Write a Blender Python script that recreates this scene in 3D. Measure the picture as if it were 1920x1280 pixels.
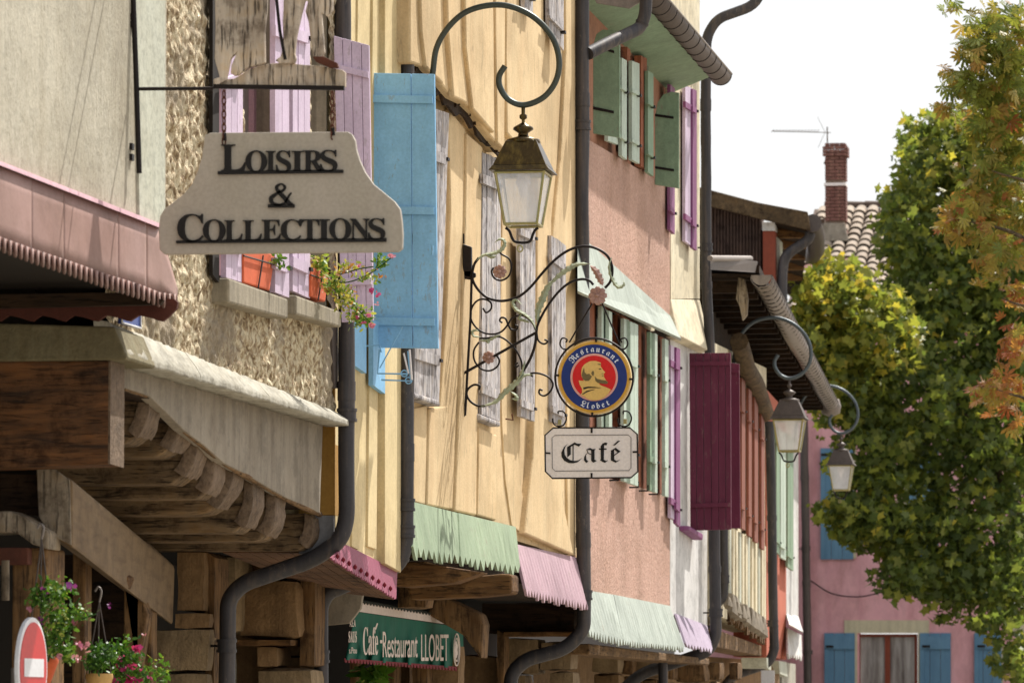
import bpy, bmesh, math, random
from mathutils import Vector, noise
import numpy as np
random.seed(7)
C = bpy.context.scene
for o in list(bpy.data.objects): bpy.data.objects.remove(o)

# ---------------------------------------------------------------- camera
F_PX, CX, CY, HX, HY = 9000.0, 960.0, 640.0, 2400.0, 1350.0
PIT = math.atan((HY-CY)/F_PX)
YAW = math.atan((HX-CX)/F_PX*math.cos(PIT))
FW = Vector((-math.sin(YAW)*math.cos(PIT), math.cos(YAW)*math.cos(PIT), math.sin(PIT)))
RT = Vector((math.cos(YAW), math.sin(YAW), 0))
UP = RT.cross(FW)
CAM = Vector((0, 0, 1.6))
cam = bpy.data.cameras.new('camera')
cam.sensor_width = 36; cam.lens = F_PX/1920*36; cam.clip_end = 3000; cam.clip_start = .5
co = bpy.data.objects.new('camera', cam); C.collection.objects.link(co)
co.location = CAM; co.rotation_euler = FW.to_track_quat('-Z', 'Y').to_euler()
cam.dof.use_dof = True; cam.dof.focus_distance = 31.5; cam.dof.aperture_fstop = 8
C.camera = co
# ---------------------------------------------------------------- light
SUN = Vector((.245, .537, .80)).normalized()
w = bpy.data.worlds.new('World'); C.world = w; w.use_nodes = True
nt = w.node_tree; bg = nt.nodes['Background']
sky = nt.nodes.new('ShaderNodeTexSky'); sky.sky_type = 'NISHITA'; sky.sun_disc = False
sky.sun_elevation = math.asin(SUN.z); sky.sun_rotation = math.atan2(SUN.x, SUN.y)
sky.dust_density = 4.0; sky.air_density = 1.0; sky.ozone_density = 1.0
veil = nt.nodes.new('ShaderNodeMix'); veil.data_type = 'RGBA'; veil.inputs[0].default_value = .6; veil.inputs[7].default_value = (9.8, 9.8, 9.9, 1)   # thin white cloud over the whole sky
nt.links.new(sky.outputs[0], veil.inputs[6]); nt.links.new(veil.outputs[2], bg.inputs[0]); bg.inputs[1].default_value = .09
sl = bpy.data.lights.new('sun', 'SUN'); sl.energy = 5.0; sl.angle = math.radians(.53); sl.color = (1, .955, .89)
so = bpy.data.objects.new('sun', sl); C.collection.objects.link(so)
so.rotation_euler = SUN.to_track_quat('Z', 'Y').to_euler(); so.location = (20, 20, 40)
C.view_settings.view_transform = 'Standard'; C.view_settings.look = 'None'
C.view_settings.exposure = .5; C.view_settings.gamma = 1
C.render.engine = 'CYCLES'
C.cycles.max_bounces = 8; C.cycles.transparent_max_bounces = 16; C.cycles.use_denoising = True

# ---------------------------------------------------------------- geometry helpers
def ray(px, py): return FW + RT*((px-CX)/F_PX) + UP*((CY-py)/F_PX)
def W(px, py, X=-5.5):
    d = ray(px, py); return CAM + d*(X/d.x)
def V(px, py, Y):
    d = ray(px, py); return CAM + d*(Y/d.y)
def W2(px, py, off=0.0):                       # the facade line bends away beyond 47 m
    d = ray(px, py); t = (-2.868+off)/(d.x+.056*d.y); return CAM + d*t
def H(px, py, z):
    d = ray(px, py); return CAM + d*((z-1.6)/d.z)
def cat(pts, n=6, closed=False):
    P = [Vector(p) for p in pts]; out = []; m = len(P)
    rng = range(m) if closed else range(m-1)
    for i in rng:
        p0 = P[(i-1) % m] if closed or i > 0 else P[i]*2-P[i+1]
        p1 = P[i]; p2 = P[(i+1) % m]
        p3 = P[(i+2) % m] if closed or i+2 < m else p2*2-p1
        for k in range(n):
            t = k/n
            out.append(.5*((2*p1)+(p2-p0)*t+(2*p0-5*p1+4*p2-p3)*t*t+(3*p1-p0-3*p2+p3)*t**3))
    if not closed: out.append(P[-1])
    return out
class MB:
    def __init__(s): s.v = []; s.f = []; s.s = []
    def add(s, vs, fs, sm=False):
        n = len(s.v); s.v += [Vector(x) for x in vs]; s.f += [tuple(i+n for i in f) for f in fs]; s.s += [sm]*len(fs); return s
    def hexa(s, a, b):
        n = len(a)
        return s.add(list(a)+list(b), [tuple(range(n))[::-1], tuple(range(n, 2*n))]+[(i, (i+1) % n, n+(i+1) % n, n+i) for i in range(n)])
    def prism(s, pts, vec):
        vec = Vector(vec); return s.hexa([Vector(p) for p in pts], [Vector(p)+vec for p in pts])
    def box(s, x0, x1, y0, y1, z0, z1):
        return s.prism([(x0, y0, z0), (x1, y0, z0), (x1, y1, z0), (x0, y1, z0)], (0, 0, z1-z0))
    def tube(s, pts, r, n=8, closed=False, sm=True):
        P = [Vector(p) for p in pts]; m = len(P); rs = r if isinstance(r, (list, tuple)) else [r]*m
        vs = []; prev = None
        for i in range(m):
            a = P[(i-1) % m] if closed or i > 0 else P[i]; b = P[(i+1) % m] if closed or i < m-1 else P[i]
            t = (b-a).normalized()
            if prev is None:
                u = t.cross(Vector((0, 0, 1)));
                if u.length < .05: u = t.cross(Vector((0, 1, 0)))
            else: u = prev - t*prev.dot(t)
            u.normalize(); prev = u; q = t.cross(u)
            for k in range(n):
                a_ = 2*math.pi*k/n; vs.append(P[i]+(u*math.cos(a_)+q*math.sin(a_))*rs[i])
        fs = []
        for i in range(m if closed else m-1):
            j = (i+1) % m
            for k in range(n): fs.append((i*n+k, i*n+(k+1) % n, j*n+(k+1) % n, j*n+k))
        s.add(vs, fs, sm)
        if not closed:
            s.add([vs[k] for k in range(n)], [tuple(range(n))[::-1]]); s.add([vs[(m-1)*n+k] for k in range(n)], [tuple(range(n))])
        return s
    def lathe(s, c, prof, n=16):
        c = Vector(c); vs = []
        for r, z in prof:
            for k in range(n): a = 2*math.pi*k/n; vs.append(c+Vector((r*math.cos(a), r*math.sin(a), z)))
        m = len(prof)
        return s.add(vs, [(i*n+k, i*n+(k+1) % n, (i+1)*n+(k+1) % n, (i+1)*n+k) for i in range(m-1) for k in range(n)], True)
    def grid(s, rows, sm=True):
        m = len(rows[0]); vs = [p for r in rows for p in r]
        return s.add(vs, [(i*m+k, i*m+k+1, (i+1)*m+k+1, (i+1)*m+k) for i in range(len(rows)-1) for k in range(m-1)], sm)
def base(par):
    b = Vector((0, 0, 0))
    while par is not None: b = b+par.location; par = par.parent
    return b
def mesh(name, mb, m, off):
    me = bpy.data.meshes.new(name)
    me.from_pydata([tuple(x-off) for x in mb.v], [], mb.f)
    me.polygons.foreach_set('use_smooth', mb.s)
    if len(mb.f) < 20000:
        bm = bmesh.new(); bm.from_mesh(me); bmesh.ops.recalc_face_normals(bm, faces=bm.faces); bm.to_mesh(me); bm.free()
    me.materials.append(M[m]); me.update(); return me
def link(o, par=None):
    C.collection.objects.link(o)
    if par is not None: o.parent = par
    return o
def tag(o, label, catg, group=None, kind=None):
    if label: o['label'] = label
    if catg: o['category'] = catg
    if group: o['group'] = group
    if kind: o['kind'] = kind
    return o
def thing(name, label, catg, loc=(0, 0, 0), group=None, kind=None):
    o = bpy.data.objects.new(name, None); o.location = Vector(loc); o.empty_display_size = .1; link(o)
    return tag(o, label, catg, group, kind)
def part(name, mb, m, par, bevel=0, label=None, kind=None):
    o = bpy.data.objects.new(name, mesh(name, mb, m, base(par))); link(o, par)
    if bevel:
        b = o.modifiers.new('bevel', 'BEVEL'); b.width = bevel; b.segments = 2; b.limit_method = 'ANGLE'; b.angle_limit = .6
    if label: o['label'] = label
    if kind: o['kind'] = kind
    return o
def hub(name, par, loc=None):                  # an Empty part that holds sub-parts
    o = bpy.data.objects.new(name, None); o.empty_display_size = .1
    o.location = (Vector(loc)-base(par)) if loc is not None else (0, 0, 0); return link(o, par)
def solo(name, mb, m, label, catg, loc=(0, 0, 0), group=None, kind=None, bevel=0):
    o = bpy.data.objects.new(name, mesh(name, mb, m, Vector(loc))); o.location = Vector(loc); link(o)
    if bevel:
        b = o.modifiers.new('bevel', 'BEVEL'); b.width = bevel; b.segments = 2; b.limit_method = 'ANGLE'
    return tag(o, label, catg, group, kind)
def copy_tree(o, parent=None):
    c = o.copy(); C.collection.objects.link(c); c.parent = parent
    for ch in list(o.children): copy_tree(ch, c)
    return c

# ---------------------------------------------------------------- materials
M = {}
def srgb(c):
    return tuple(((x/255)/12.92 if x/255 <= .04045 else ((x/255+.055)/1.055)**2.4) for x in c)+(1,)
class NB:
    def __init__(s, name):
        s.m = bpy.data.materials.new(name); s.m.use_nodes = True; s.t = s.m.node_tree; s.n = s.t.nodes; s.p = s.n['Principled BSDF']; M[name] = s.m
        s.geo = s.n.new('ShaderNodeNewGeometry')
    def L(s, a, b): s.t.links.new(a, b)
    def mapped(s, sc):
        m = s.n.new('ShaderNodeMapping'); m.inputs['Scale'].default_value = sc; s.L(s.geo.outputs['Position'], m.inputs[0]); return m.outputs[0]
    def noise(s, sc, scale=1.0, det=6, rough=.6, dist=0):
        n = s.n.new('ShaderNodeTexNoise'); n.inputs['Scale'].default_value = scale; n.inputs['Detail'].default_value = det
        n.inputs['Roughness'].default_value = rough; n.inputs['Distortion'].default_value = dist
        s.L(s.mapped(sc), n.inputs['Vector']); return n.outputs['Fac']
    def ramp(s, fac, stops):
        r = s.n.new('ShaderNodeValToRGB'); e = r.color_ramp.elements
        e[0].position, e[0].color = stops[0][0], stops[0][1]; e[1].position, e[1].color = stops[1][0], stops[1][1]
        for p, c in stops[2:]: x = e.new(p); x.color = c
        s.L(fac, r.inputs[0]); return r.outputs[0]
    def mix(s, a, b, fac, mode='MIX'):
        m = s.n.new('ShaderNodeMix'); m.data_type = 'RGBA'; m.blend_type = mode
        for sock, val in ((m.inputs[0], fac), (m.inputs[6], a), (m.inputs[7], b)):
            if hasattr(val, 'is_linked') or hasattr(val, 'links'): s.L(val, sock)
            else: sock.default_value = val
        return m.outputs[2]
    def math(s, op, a, b):
        m = s.n.new('ShaderNodeMath'); m.operation = op
        for i, val in enumerate((a, b)):
            if hasattr(val, 'links'): s.L(val, m.inputs[i])
            else: m.inputs[i].default_value = val
        return m.outputs[0]
    def bump(s, h, st, dist=.02):
        b = s.n.new('ShaderNodeBump'); b.inputs['Strength'].default_value = st; b.inputs['Distance'].default_value = dist
        s.L(h, b.inputs['Height']); s.L(b.outputs[0], s.p.inputs['Normal'])
G = lambda v: (v, v, v, 1)
def surf(name, col, col2=None, rough=.85, grain=(18, 18, 18), amt=.5, streak=(14, 14, .7), samt=.35, scol=None, bump=.3, bd=.01, metal=0, fine=60, spec=.3, grit=0, gs=.5, ps=.5, chip=0, crack=0):
    """A painted, plastered, metal or timber surface: broad blotches, streaks and fine grain."""
    b = NB(name); c1 = srgb(col); c2 = srgb(col2 or tuple(max(0, x*.82) for x in col)); sc = srgb(scol or tuple(x*.62 for x in col))
    n1 = b.noise(grain, 1, 8, .65); n2 = b.noise(streak, 1, 5, .6); n3 = b.noise((1.1, 1.1, 1.1), 1, 4); n4 = b.noise((fine,)*3, 1, 3)
    k = b.ramp(n1, [(.35, G(0)), (.7, G(1))]); k2 = b.math('MULTIPLY', b.ramp(n2, [(.48, G(0)), (.75, G(1))]), samt)
    out = b.mix(c1, c2, b.math('MULTIPLY', k, amt)); out = b.mix(out, sc, k2)
    out = b.mix(out, b.ramp(n3, [(.3, G(.84)), (.7, G(1.12))]), .7, 'MULTIPLY')
    out = b.mix(out, b.ramp(n4, [(.35, G(.86)), (.65, G(1.07))]), .6, 'MULTIPLY')
    if grit:
        n5 = b.noise((grit, grit*.45, grit*.6), 1, 4, .7); out = b.mix(out, b.ramp(n5, [(.40, G(.62)), (.5, G(1)), (.66, G(1.1))]), gs, 'MULTIPLY')
        n6 = b.noise((2.2, .8, .9), 1, 6, .7); out = b.mix(out, b.ramp(n6, [(.36, srgb(tuple(min(255, x*.86) for x in (236, 228, 214)))), (.55, G(1))]), ps, 'MULTIPLY')
    if chip:
        n7 = b.noise((34, 34, 13), 1, 6, .7); n8 = b.noise((3, 3, 2), 1, 3)
        mk = b.ramp(b.math('ADD', b.math('MULTIPLY', n7, .7), b.math('MULTIPLY', n8, .3)), [(.585, G(0)), (.60, G(1))]); out = b.mix(out, srgb((128, 118, 106)), b.math('MULTIPLY', mk, chip))
        out = b.mix(out, b.ramp(n8, [(.3, G(.84)), (.7, G(1.14))]), .9, 'MULTIPLY')
    if crack:
        n9 = b.noise((9, 5, .45), 1, 3, .5, .4); mk = b.ramp(n9, [(.493, G(0)), (.4975, G(1)), (.502, G(1)), (.507, G(0))]); out = b.mix(out, srgb(tuple(x*.5 for x in col)), b.math('MULTIPLY', mk, crack))
    b.L(out, b.p.inputs['Base Color']); b.p.inputs['Roughness'].default_value = rough; b.p.inputs['Metallic'].default_value = metal
    b.p.inputs['Specular IOR Level'].default_value = spec
    hh = b.math('ADD', b.math('MULTIPLY', n1, .6), b.math('ADD', b.math('MULTIPLY', n2, .5), b.math('MULTIPLY', n4, .25)))
    if bump: b.bump(hh, bump, bd)
    return b
def wood(name, col, col2, axis='Z', rough=.85, bump=.5, crack=.6):
    b = NB(name); s = {'X': (2.4, 20, 20), 'Y': (20, 2.4, 20), 'Z': (20, 20, 2.0)}[axis]
    s3 = tuple(x*3.2 for x in s)
    n1 = b.noise(s, 1, 8, .65, .5); n2 = b.noise(s3, 1, 4, .5, .2); n3 = b.noise((1.6,)*3, 1, 4)
    out = b.mix(srgb(col), srgb(col2), b.ramp(n1, [(.35, G(0)), (.68, G(1))]))
    ck = b.ramp(n2, [(.56, G(0)), (.66, G(1))]); out = b.mix(out, srgb(tuple(x*.35 for x in col2)), b.math('MULTIPLY', ck, crack))
    out = b.mix(out, b.ramp(n3, [(.3, G(.6)), (.7, G(1.25))]), .8, 'MULTIPLY')
    n4 = b.noise((7, 7, 7), 1, 6, .7); out = b.mix(out, b.ramp(n4, [(.36, srgb((150, 140, 132))), (.5, G(1)), (.68, srgb((255, 240, 215)))]), .75, 'MULTIPLY')
    b.L(out, b.p.inputs['Base Color']); b.p.inputs['Roughness'].default_value = rough; b.p.inputs['Specular IOR Level'].default_value = .2
    b.bump(b.math('SUBTRACT', n1, b.math('MULTIPLY', ck, .8)), bump, .008); return b
surf('beige_plaster', (190, 184, 166), (164, 156, 134), grain=(40, 40, 16), streak=(5, 5, .35), samt=.3, scol=(138, 124, 98), bump=.7, bd=.02, grit=40, gs=.35)
surf('pale_plaster', (196, 198, 182), (180, 182, 164), grain=(50, 50, 20), samt=.15, bump=.5, grit=40)
b = NB('roughcast')
n1 = b.noise((30, 24, 20), 1, 4, .6, .6); n2 = b.noise((1.1, 1.1, 1.3), 1, 5, .6); n3 = b.noise((90, 90, 50), 1, 3)
base_ = b.ramp(n1, [(.34, srgb((112, 90, 62))), (.46, srgb((172, 150, 116))), (.56, srgb((218, 204, 172)))])
smooth = b.mix(srgb((158, 146, 126)), srgb((128, 112, 90)), n1)
out = b.mix(base_, smooth, b.ramp(n2, [(.5, G(0)), (.6, G(.85))])); out = b.mix(out, b.ramp(n3, [(.3, G(.8)), (.7, G(1.1))]), .8, 'MULTIPLY')
b.L(out, b.p.inputs['Base Color']); b.p.inputs['Roughness'].default_value = .9; b.bump(b.math('ADD', n1, b.math('MULTIPLY', n3, .4)), 1, .03)
surf('stone_pale', (184, 180, 166), (140, 134, 116), grain=(14, 5, 10), samt=.4, scol=(120, 110, 88), bump=.9, bd=.02, grit=14, gs=.6)
surf('stone_moss', (122, 112, 84), (74, 68, 46), grain=(16, 16, 16), samt=.4, scol=(150, 146, 118), bump=.8, bd=.02)
surf('stone_sill', (158, 148, 128), (104, 96, 78), grain=(20, 20, 9), streak=(20, 20, .6), samt=.6, scol=(74, 68, 56), bump=.6)
surf('stone_brown', (144, 114, 78), (96, 72, 46), grain=(14, 14, 14), samt=.4, scol=(84, 62, 40), bump=.9, bd=.03)
surf('grey_fascia', (152, 142, 126), (124, 112, 96), grain=(10, 10, 4), streak=(12, 12, .5), samt=.5, scol=(96, 84, 70), bump=.4, grit=9)
surf('cream_plaster', (220, 200, 154), (204, 182, 132), grain=(9, 9, 2), streak=(14, 14, .25), samt=.3, scol=(196, 170, 120), bump=.35, grit=14, gs=.12, ps=.6, crack=.35)
surf('ochre_plaster', (172, 130, 62), (150, 110, 48), bump=.3)
surf('peach_plaster', (218, 193, 150), (206, 174, 128), grain=(5, 2.5, 1.6), streak=(8, 4, .4), samt=.25, scol=(186, 150, 108), bump=.5, bd=.02, grit=12, gs=.1, ps=.6, crack=.35)
surf('pink_roughcast', (202, 166, 148), (178, 134, 116), grain=(30, 16, 20), streak=(10, 6, 1), samt=.25, scol=(172, 126, 106), bump=1, bd=.03, grit=60, gs=.55, ps=.5)
surf('cream_render', (222, 212, 184), (204, 190, 158), grain=(8, 8, 2), streak=(12, 12, .3), samt=.3, scol=(186, 170, 138), bump=.5, grit=12)
surf('white_render', (214, 212, 208), (196, 194, 190), grain=(8, 8, 2), samt=.2, bump=.4, grit=10)
surf('grey_wall', (128, 128, 130), (104, 104, 106), bump=.2)
surf('magenta_paint', (142, 72, 92), (126, 60, 80), samt=.2, bump=.25, rough=.6)
surf('green_apron', (150, 166, 138), (122, 138, 112), grain=(12, 12, 5), streak=(26, 26, .8), samt=.35, scol=(112, 128, 98), bump=.6, chip=.45)
surf('pink_apron', (178, 150, 158), (158, 128, 138), grain=(12, 12, 5), samt=.25, scol=(150, 112, 122), bump=.5, chip=.45)
surf('pale_apron', (176, 184, 174), (142, 152, 142), grain=(16, 16, 6), streak=(24, 24, 1.4), samt=.45, scol=(110, 118, 104), bump=.6, chip=.45)
surf('lilac_apron', (172, 158, 174), (148, 132, 150), samt=.25, bump=.4)
surf('awning_metal', (162, 132, 124), (146, 114, 106), grain=(5, 5, 3), samt=.12, scol=(128, 98, 88), bump=.2, rough=.6, grit=8, gs=.2, ps=.6)
surf('awning_red', (92, 50, 40), (72, 38, 30), rough=.8, bump=.2)
surf('lilac_paint', (204, 186, 204), (190, 168, 192), grain=(20, 20, 3), samt=.2, scol=(160, 136, 162), rough=.6, bump=.3, chip=.3)
surf('lilac_trim', (206, 168, 176), (180, 140, 150), samt=.2, bump=.2)
surf('blue_paint', (138, 190, 226), (122, 174, 214), grain=(12, 12, 3), samt=.2, scol=(104, 156, 188), rough=.6, bump=.3, chip=.35)
surf('blue_far', (104, 142, 168), (80, 118, 146), grain=(8, 8, 2), samt=.4, scol=(66, 100, 128), rough=.7, bump=.3)
surf('green_paint', (136, 160, 132), (104, 128, 104), grain=(26, 26, 16), samt=.3, scol=(84, 104, 84), rough=.65, bump=.3, chip=.5)
surf('pale_green', (188, 202, 186), (160, 176, 158), samt=.3, scol=(120, 134, 118), rough=.65, chip=.5)
surf('maroon_paint', (98, 34, 58), (80, 26, 46), grain=(16, 16, 3), samt=.35, scol=(116, 54, 76), rough=.6, bump=.3, chip=.25)
surf('purple_paint', (132, 72, 116), (110, 54, 96), samt=.3, scol=(190, 170, 190), rough=.6)
surf('brown_paint', (142, 84, 66), (116, 62, 48), samt=.3, rough=.7)
surf('brown_orange', (172, 124, 98), (150, 100, 76), samt=.4, scol=(120, 76, 54), bump=.4, grit=10)
surf('red_paint', (140, 70, 50), (118, 56, 40), samt=.3, scol=(110, 44, 30), rough=.75)
surf('orange_render', (188, 106, 82), (172, 92, 70), samt=.2, bump=.3)
surf('far_pink', (230, 176, 180), (218, 160, 168), grain=(2, 2, 1), streak=(4, 4, .3), samt=.3, scol=(196, 112, 124), bump=.3, grit=4, gs=.15)
surf('far_cream', (206, 196, 166), (190, 178, 148), bump=.2)
surf('pipe_metal', (72, 70, 72), (54, 52, 54), grain=(10, 10, 4), streak=(20, 20, 1.2), samt=.6, scol=(112, 100, 90), rough=.55, bump=.3, metal=.3, chip=.3)
surf('zinc', (142, 132, 124), (112, 104, 98), samt=.4, rough=.5, bump=.2, metal=.35)
surf('zinc_dark', (98, 88, 82), (74, 66, 62), samt=.4, rough=.55, bump=.2, metal=.3)
surf('iron', (30, 26, 26), (46, 34, 28), rough=.5, bump=.3, metal=.4, fine=120)
surf('iron_green', (72, 78, 70), (60, 64, 58), samt=.15, rough=.38, bump=.05, metal=.55, spec=.6)
surf('iron_grey', (92, 100, 104), (76, 84, 88), samt=.15, rough=.45, bump=.05, metal=.4)
surf('lamp_brass', (78, 64, 40), (48, 40, 28), grain=(12, 12, 12), streak=(30, 30, 3), samt=.5, scol=(140, 118, 62), rough=.3, bump=.1, metal=.85)
surf('lamp_rim', (170, 160, 110), (130, 116, 70), rough=.35, metal=.6, bump=.05)
surf('rust', (96, 56, 42), (62, 38, 30), rough=.9, bump=.6)
surf('sign_stone', (178, 170, 158), (164, 156, 140), grain=(5, 5, 3), streak=(6, 6, .8), samt=.3, scol=(150, 148, 128), rough=.7, bump=.06)
surf('sign_black', (18, 17, 17), (28, 26, 26), rough=.5, bump=.15)
surf('plate_white', (238, 230, 226), (230, 222, 218), samt=.05, rough=.4, bump=.02)
surf('disc_gold', (216, 166, 62), (204, 148, 44), samt=.05, rough=.4, bump=.02)
surf('disc_rim', (226, 190, 120), (214, 172, 92), samt=.05, rough=.35, bump=.02)
surf('disc_blue', (30, 52, 122), (24, 42, 104), samt=.05, rough=.35, bump=.02)
surf('disc_pale', (226, 172, 160), (220, 162, 150), samt=.05, rough=.4, bump=.02)
surf('disc_red', (212, 30, 28), (200, 24, 24), samt=.05, rough=.4, bump=.02)
surf('disc_skin', (222, 186, 110), (214, 176, 98), samt=.05, rough=.4, bump=.02)
surf('disc_shade', (116, 100, 62), (96, 82, 52), samt=.05, rough=.5, bump=.02)
surf('disc_text', (226, 232, 244), (220, 226, 240), samt=.02, rough=.4, bump=.01)
surf('leaf_metal', (164, 172, 146), (130, 140, 116), samt=.3, scol=(110, 104, 80), rough=.7, bump=.3)
surf('rose_metal', (176, 142, 130), (140, 106, 98), samt=.3, rough=.75, bump=.3)
surf('canvas_green', (26, 96, 76), (18, 78, 64), grain=(8, 8, 2), streak=(30, 30, .6), samt=.4, scol=(12, 60, 50), rough=.85, bump=.25)
surf('canvas_white', (222, 206, 194), (206, 188, 176), samt=.15, rough=.85)
surf('canvas_red', (120, 34, 44), (96, 28, 36), rough=.85)
surf('canvas_top', (40, 44, 36), (26, 28, 24), rough=.9)
surf('terracotta', (206, 98, 58), (184, 80, 46), samt=.15, rough=.75, bump=.15)
surf('pot_yellow', (212, 172, 108), (196, 154, 90), samt=.2, rough=.7)
surf('traffic_red', (196, 34, 32), (186, 30, 30), samt=.05, rough=.4, bump=.02)
surf('traffic_white', (222, 222, 224), (214, 214, 214), samt=.05, rough=.4, bump=.02)
surf('plate_blue', (40, 66, 140), (34, 56, 124), samt=.05, rough=.35, bump=.02)
surf('brick_red', (124, 84, 76), (84, 58, 54), grain=(9, 9, 9), samt=.4, scol=(190, 150, 130), bump=.6, rough=.9)
surf('brick_mortar', (150, 128, 112), (124, 106, 92), bump=.4)
surf('tile', (162, 148, 132), (124, 108, 94), grain=(4, 4, 4), streak=(3, 3, 3), samt=.5, scol=(206, 190, 170), bump=.4, bd=.02, rough=.9)
surf('tile_bed', (96, 78, 66), (64, 52, 44), bump=.3)
surf('ground', (152, 144, 130), (130, 122, 108), grain=(3, 3, 3), bump=.3)
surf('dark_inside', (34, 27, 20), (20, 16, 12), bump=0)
surf('aluminium', (190, 190, 190), (160, 160, 160), rough=.35, metal=.8, bump=0)
surf('curtain_reflection', (190, 184, 178), (92, 78, 70), grain=(6, 6, .8), streak=(9, 9, .5), amt=.9, samt=.8, scol=(70, 60, 58), rough=.25)  # window reflection of pale and brown curtains put into the pane colour
surf('curtain', (172, 160, 152), (148, 136, 128), streak=(40, 40, .3), samt=.3, bump=.3)
wood('timber_x', (134, 100, 62), (82, 56, 34), 'X', bump=.7)
wood('joist_wood', (138, 116, 88), (88, 70, 50), 'X', bump=.9, crack=.7)
wood('timber_y', (140, 112, 78), (96, 72, 48), 'Y', bump=.6)
wood('timber_z', (132, 102, 68), (84, 62, 40), 'Z', bump=.6)
wood('big_beam', (128, 88, 56), (56, 44, 36), 'X', bump=.7, crack=.4)
surf('beam_end', (130, 110, 90), (82, 66, 50), grain=(20, 20, 20), streak=(40, 40, 30), samt=.7, scol=(66, 50, 36), bump=.9, bd=.02, grit=16)
surf('old_timber', (130, 108, 80), (102, 82, 58), grain=(3, 3, 8), streak=(2.5, 2.5, 26), samt=.6, scol=(84, 64, 44), bump=.6, bd=.02, grit=9)
surf('stone_tan', (150, 128, 96), (112, 92, 64), grain=(9, 9, 9), samt=.5, scol=(96, 76, 54), bump=.9, bd=.03, grit=10)
wood('white_wood', (160, 148, 130), (112, 98, 80), 'Z', bump=.7)
wood('old_shutter', (206, 202, 202), (140, 134, 134), 'Z', bump=.6, crack=.8)
wood('carved_wood', (216, 204, 188), (158, 142, 124), 'Z', bump=1, crack=.8)
wood('plank_brown', (120, 92, 72), (96, 72, 56), 'X', bump=.2, crack=.2)
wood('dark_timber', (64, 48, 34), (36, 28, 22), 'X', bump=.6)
wood('clad_brown', (92, 74, 66), (72, 58, 52), 'Z', bump=.2, crack=.2)
wood('verge', (104, 86, 62), (78, 64, 48), 'Y', bump=.3, crack=.3)
wood('post_red', (166, 106, 80), (132, 80, 58), 'Z', bump=.3, crack=.3)
def glassy(name, col, op, rough=.15):
    b = NB(name); n = b.noise((5, 5, 3), 1, 5)
    tr = b.n.new('ShaderNodeBsdfTransparent'); mx = b.n.new('ShaderNodeMixShader')
    b.p.inputs['Base Color'].default_value = srgb(col); b.p.inputs['Roughness'].default_value = rough; b.p.inputs['Specular IOR Level'].default_value = .6
    b.L(b.ramp(n, [(.3, G(op*.6)), (.75, G(min(1, op*1.3)))]), mx.inputs[0]); b.L(tr.outputs[0], mx.inputs[1]); b.L(b.p.outputs[0], mx.inputs[2])
    b.L(mx.outputs[0], b.n['Material Output'].inputs[0])
glassy('lamp_glass', (240, 240, 244), .6)
b = NB('window_glass'); b.p.inputs['Base Color'].default_value = (.02, .02, .025, 1); b.p.inputs['Roughness'].default_value = .04; b.p.inputs['Specular IOR Level'].default_value = 1.0
b.bump(b.noise((3, 3, 2), 1, 2), .05, .05)
def leafmat(name, stops, tr=.55):
    b = NB(name); a = b.n.new('ShaderNodeAttribute'); a.attribute_name = 'tint'
    col = b.ramp(a.outputs['Fac'], [(p, srgb(c)) for p, c in stops])
    n = b.noise((30, 30, 30), 1, 3); col = b.mix(col, b.ramp(n, [(.3, G(.75)), (.7, G(1.2))]), .6, 'MULTIPLY')
    b.L(col, b.p.inputs['Base Color']); b.p.inputs['Roughness'].default_value = .45; b.p.inputs['Specular IOR Level'].default_value = .35
    t = b.n.new('ShaderNodeBsdfTranslucent'); mx = b.n.new('ShaderNodeMixShader'); mx.inputs[0].default_value = tr
    c2 = b.mix(col, (1, 1, .35, 1), .6, 'MULTIPLY'); b.L(c2, t.inputs[0])
    b.L(b.p.outputs[0], mx.inputs[1]); b.L(t.outputs[0], mx.inputs[2]); b.L(mx.outputs[0], b.n['Material Output'].inputs[0])
leafmat('plane_leaf', [(0, (74, 92, 52)), (.4, (110, 124, 62)), (.7, (156, 158, 70)), (1, (212, 186, 78))], .6)
leafmat('chestnut_leaf', [(0, (84, 104, 48)), (.4, (130, 138, 62)), (.62, (162, 146, 72)), (.85, (172, 122, 68)), (1, (156, 88, 56))], .5)
leafmat('pot_leaf', [(0, (54, 92, 34)), (.5, (104, 142, 50)), (.8, (190, 190, 96)), (1, (168, 110, 60))], .4)
leafmat('petal', [(0, (190, 50, 118)), (.4, (206, 96, 146)), (.7, (206, 142, 160)), (1, (146, 60, 140))], .3)
wood('bark', (120, 104, 84), (76, 66, 52), 'Z', bump=.8)

# ---------------------------------------------------------------- ground and far hill-free setting
g = MB().add([(-900, -400, 0), (900, -400, 0), (900, 1500, 0), (-900, 1500, 0)], [(0, 1, 2, 3)])
solo('ground', g, 'ground', 'pale paved market street along the arcades', None, kind='structure')

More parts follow.
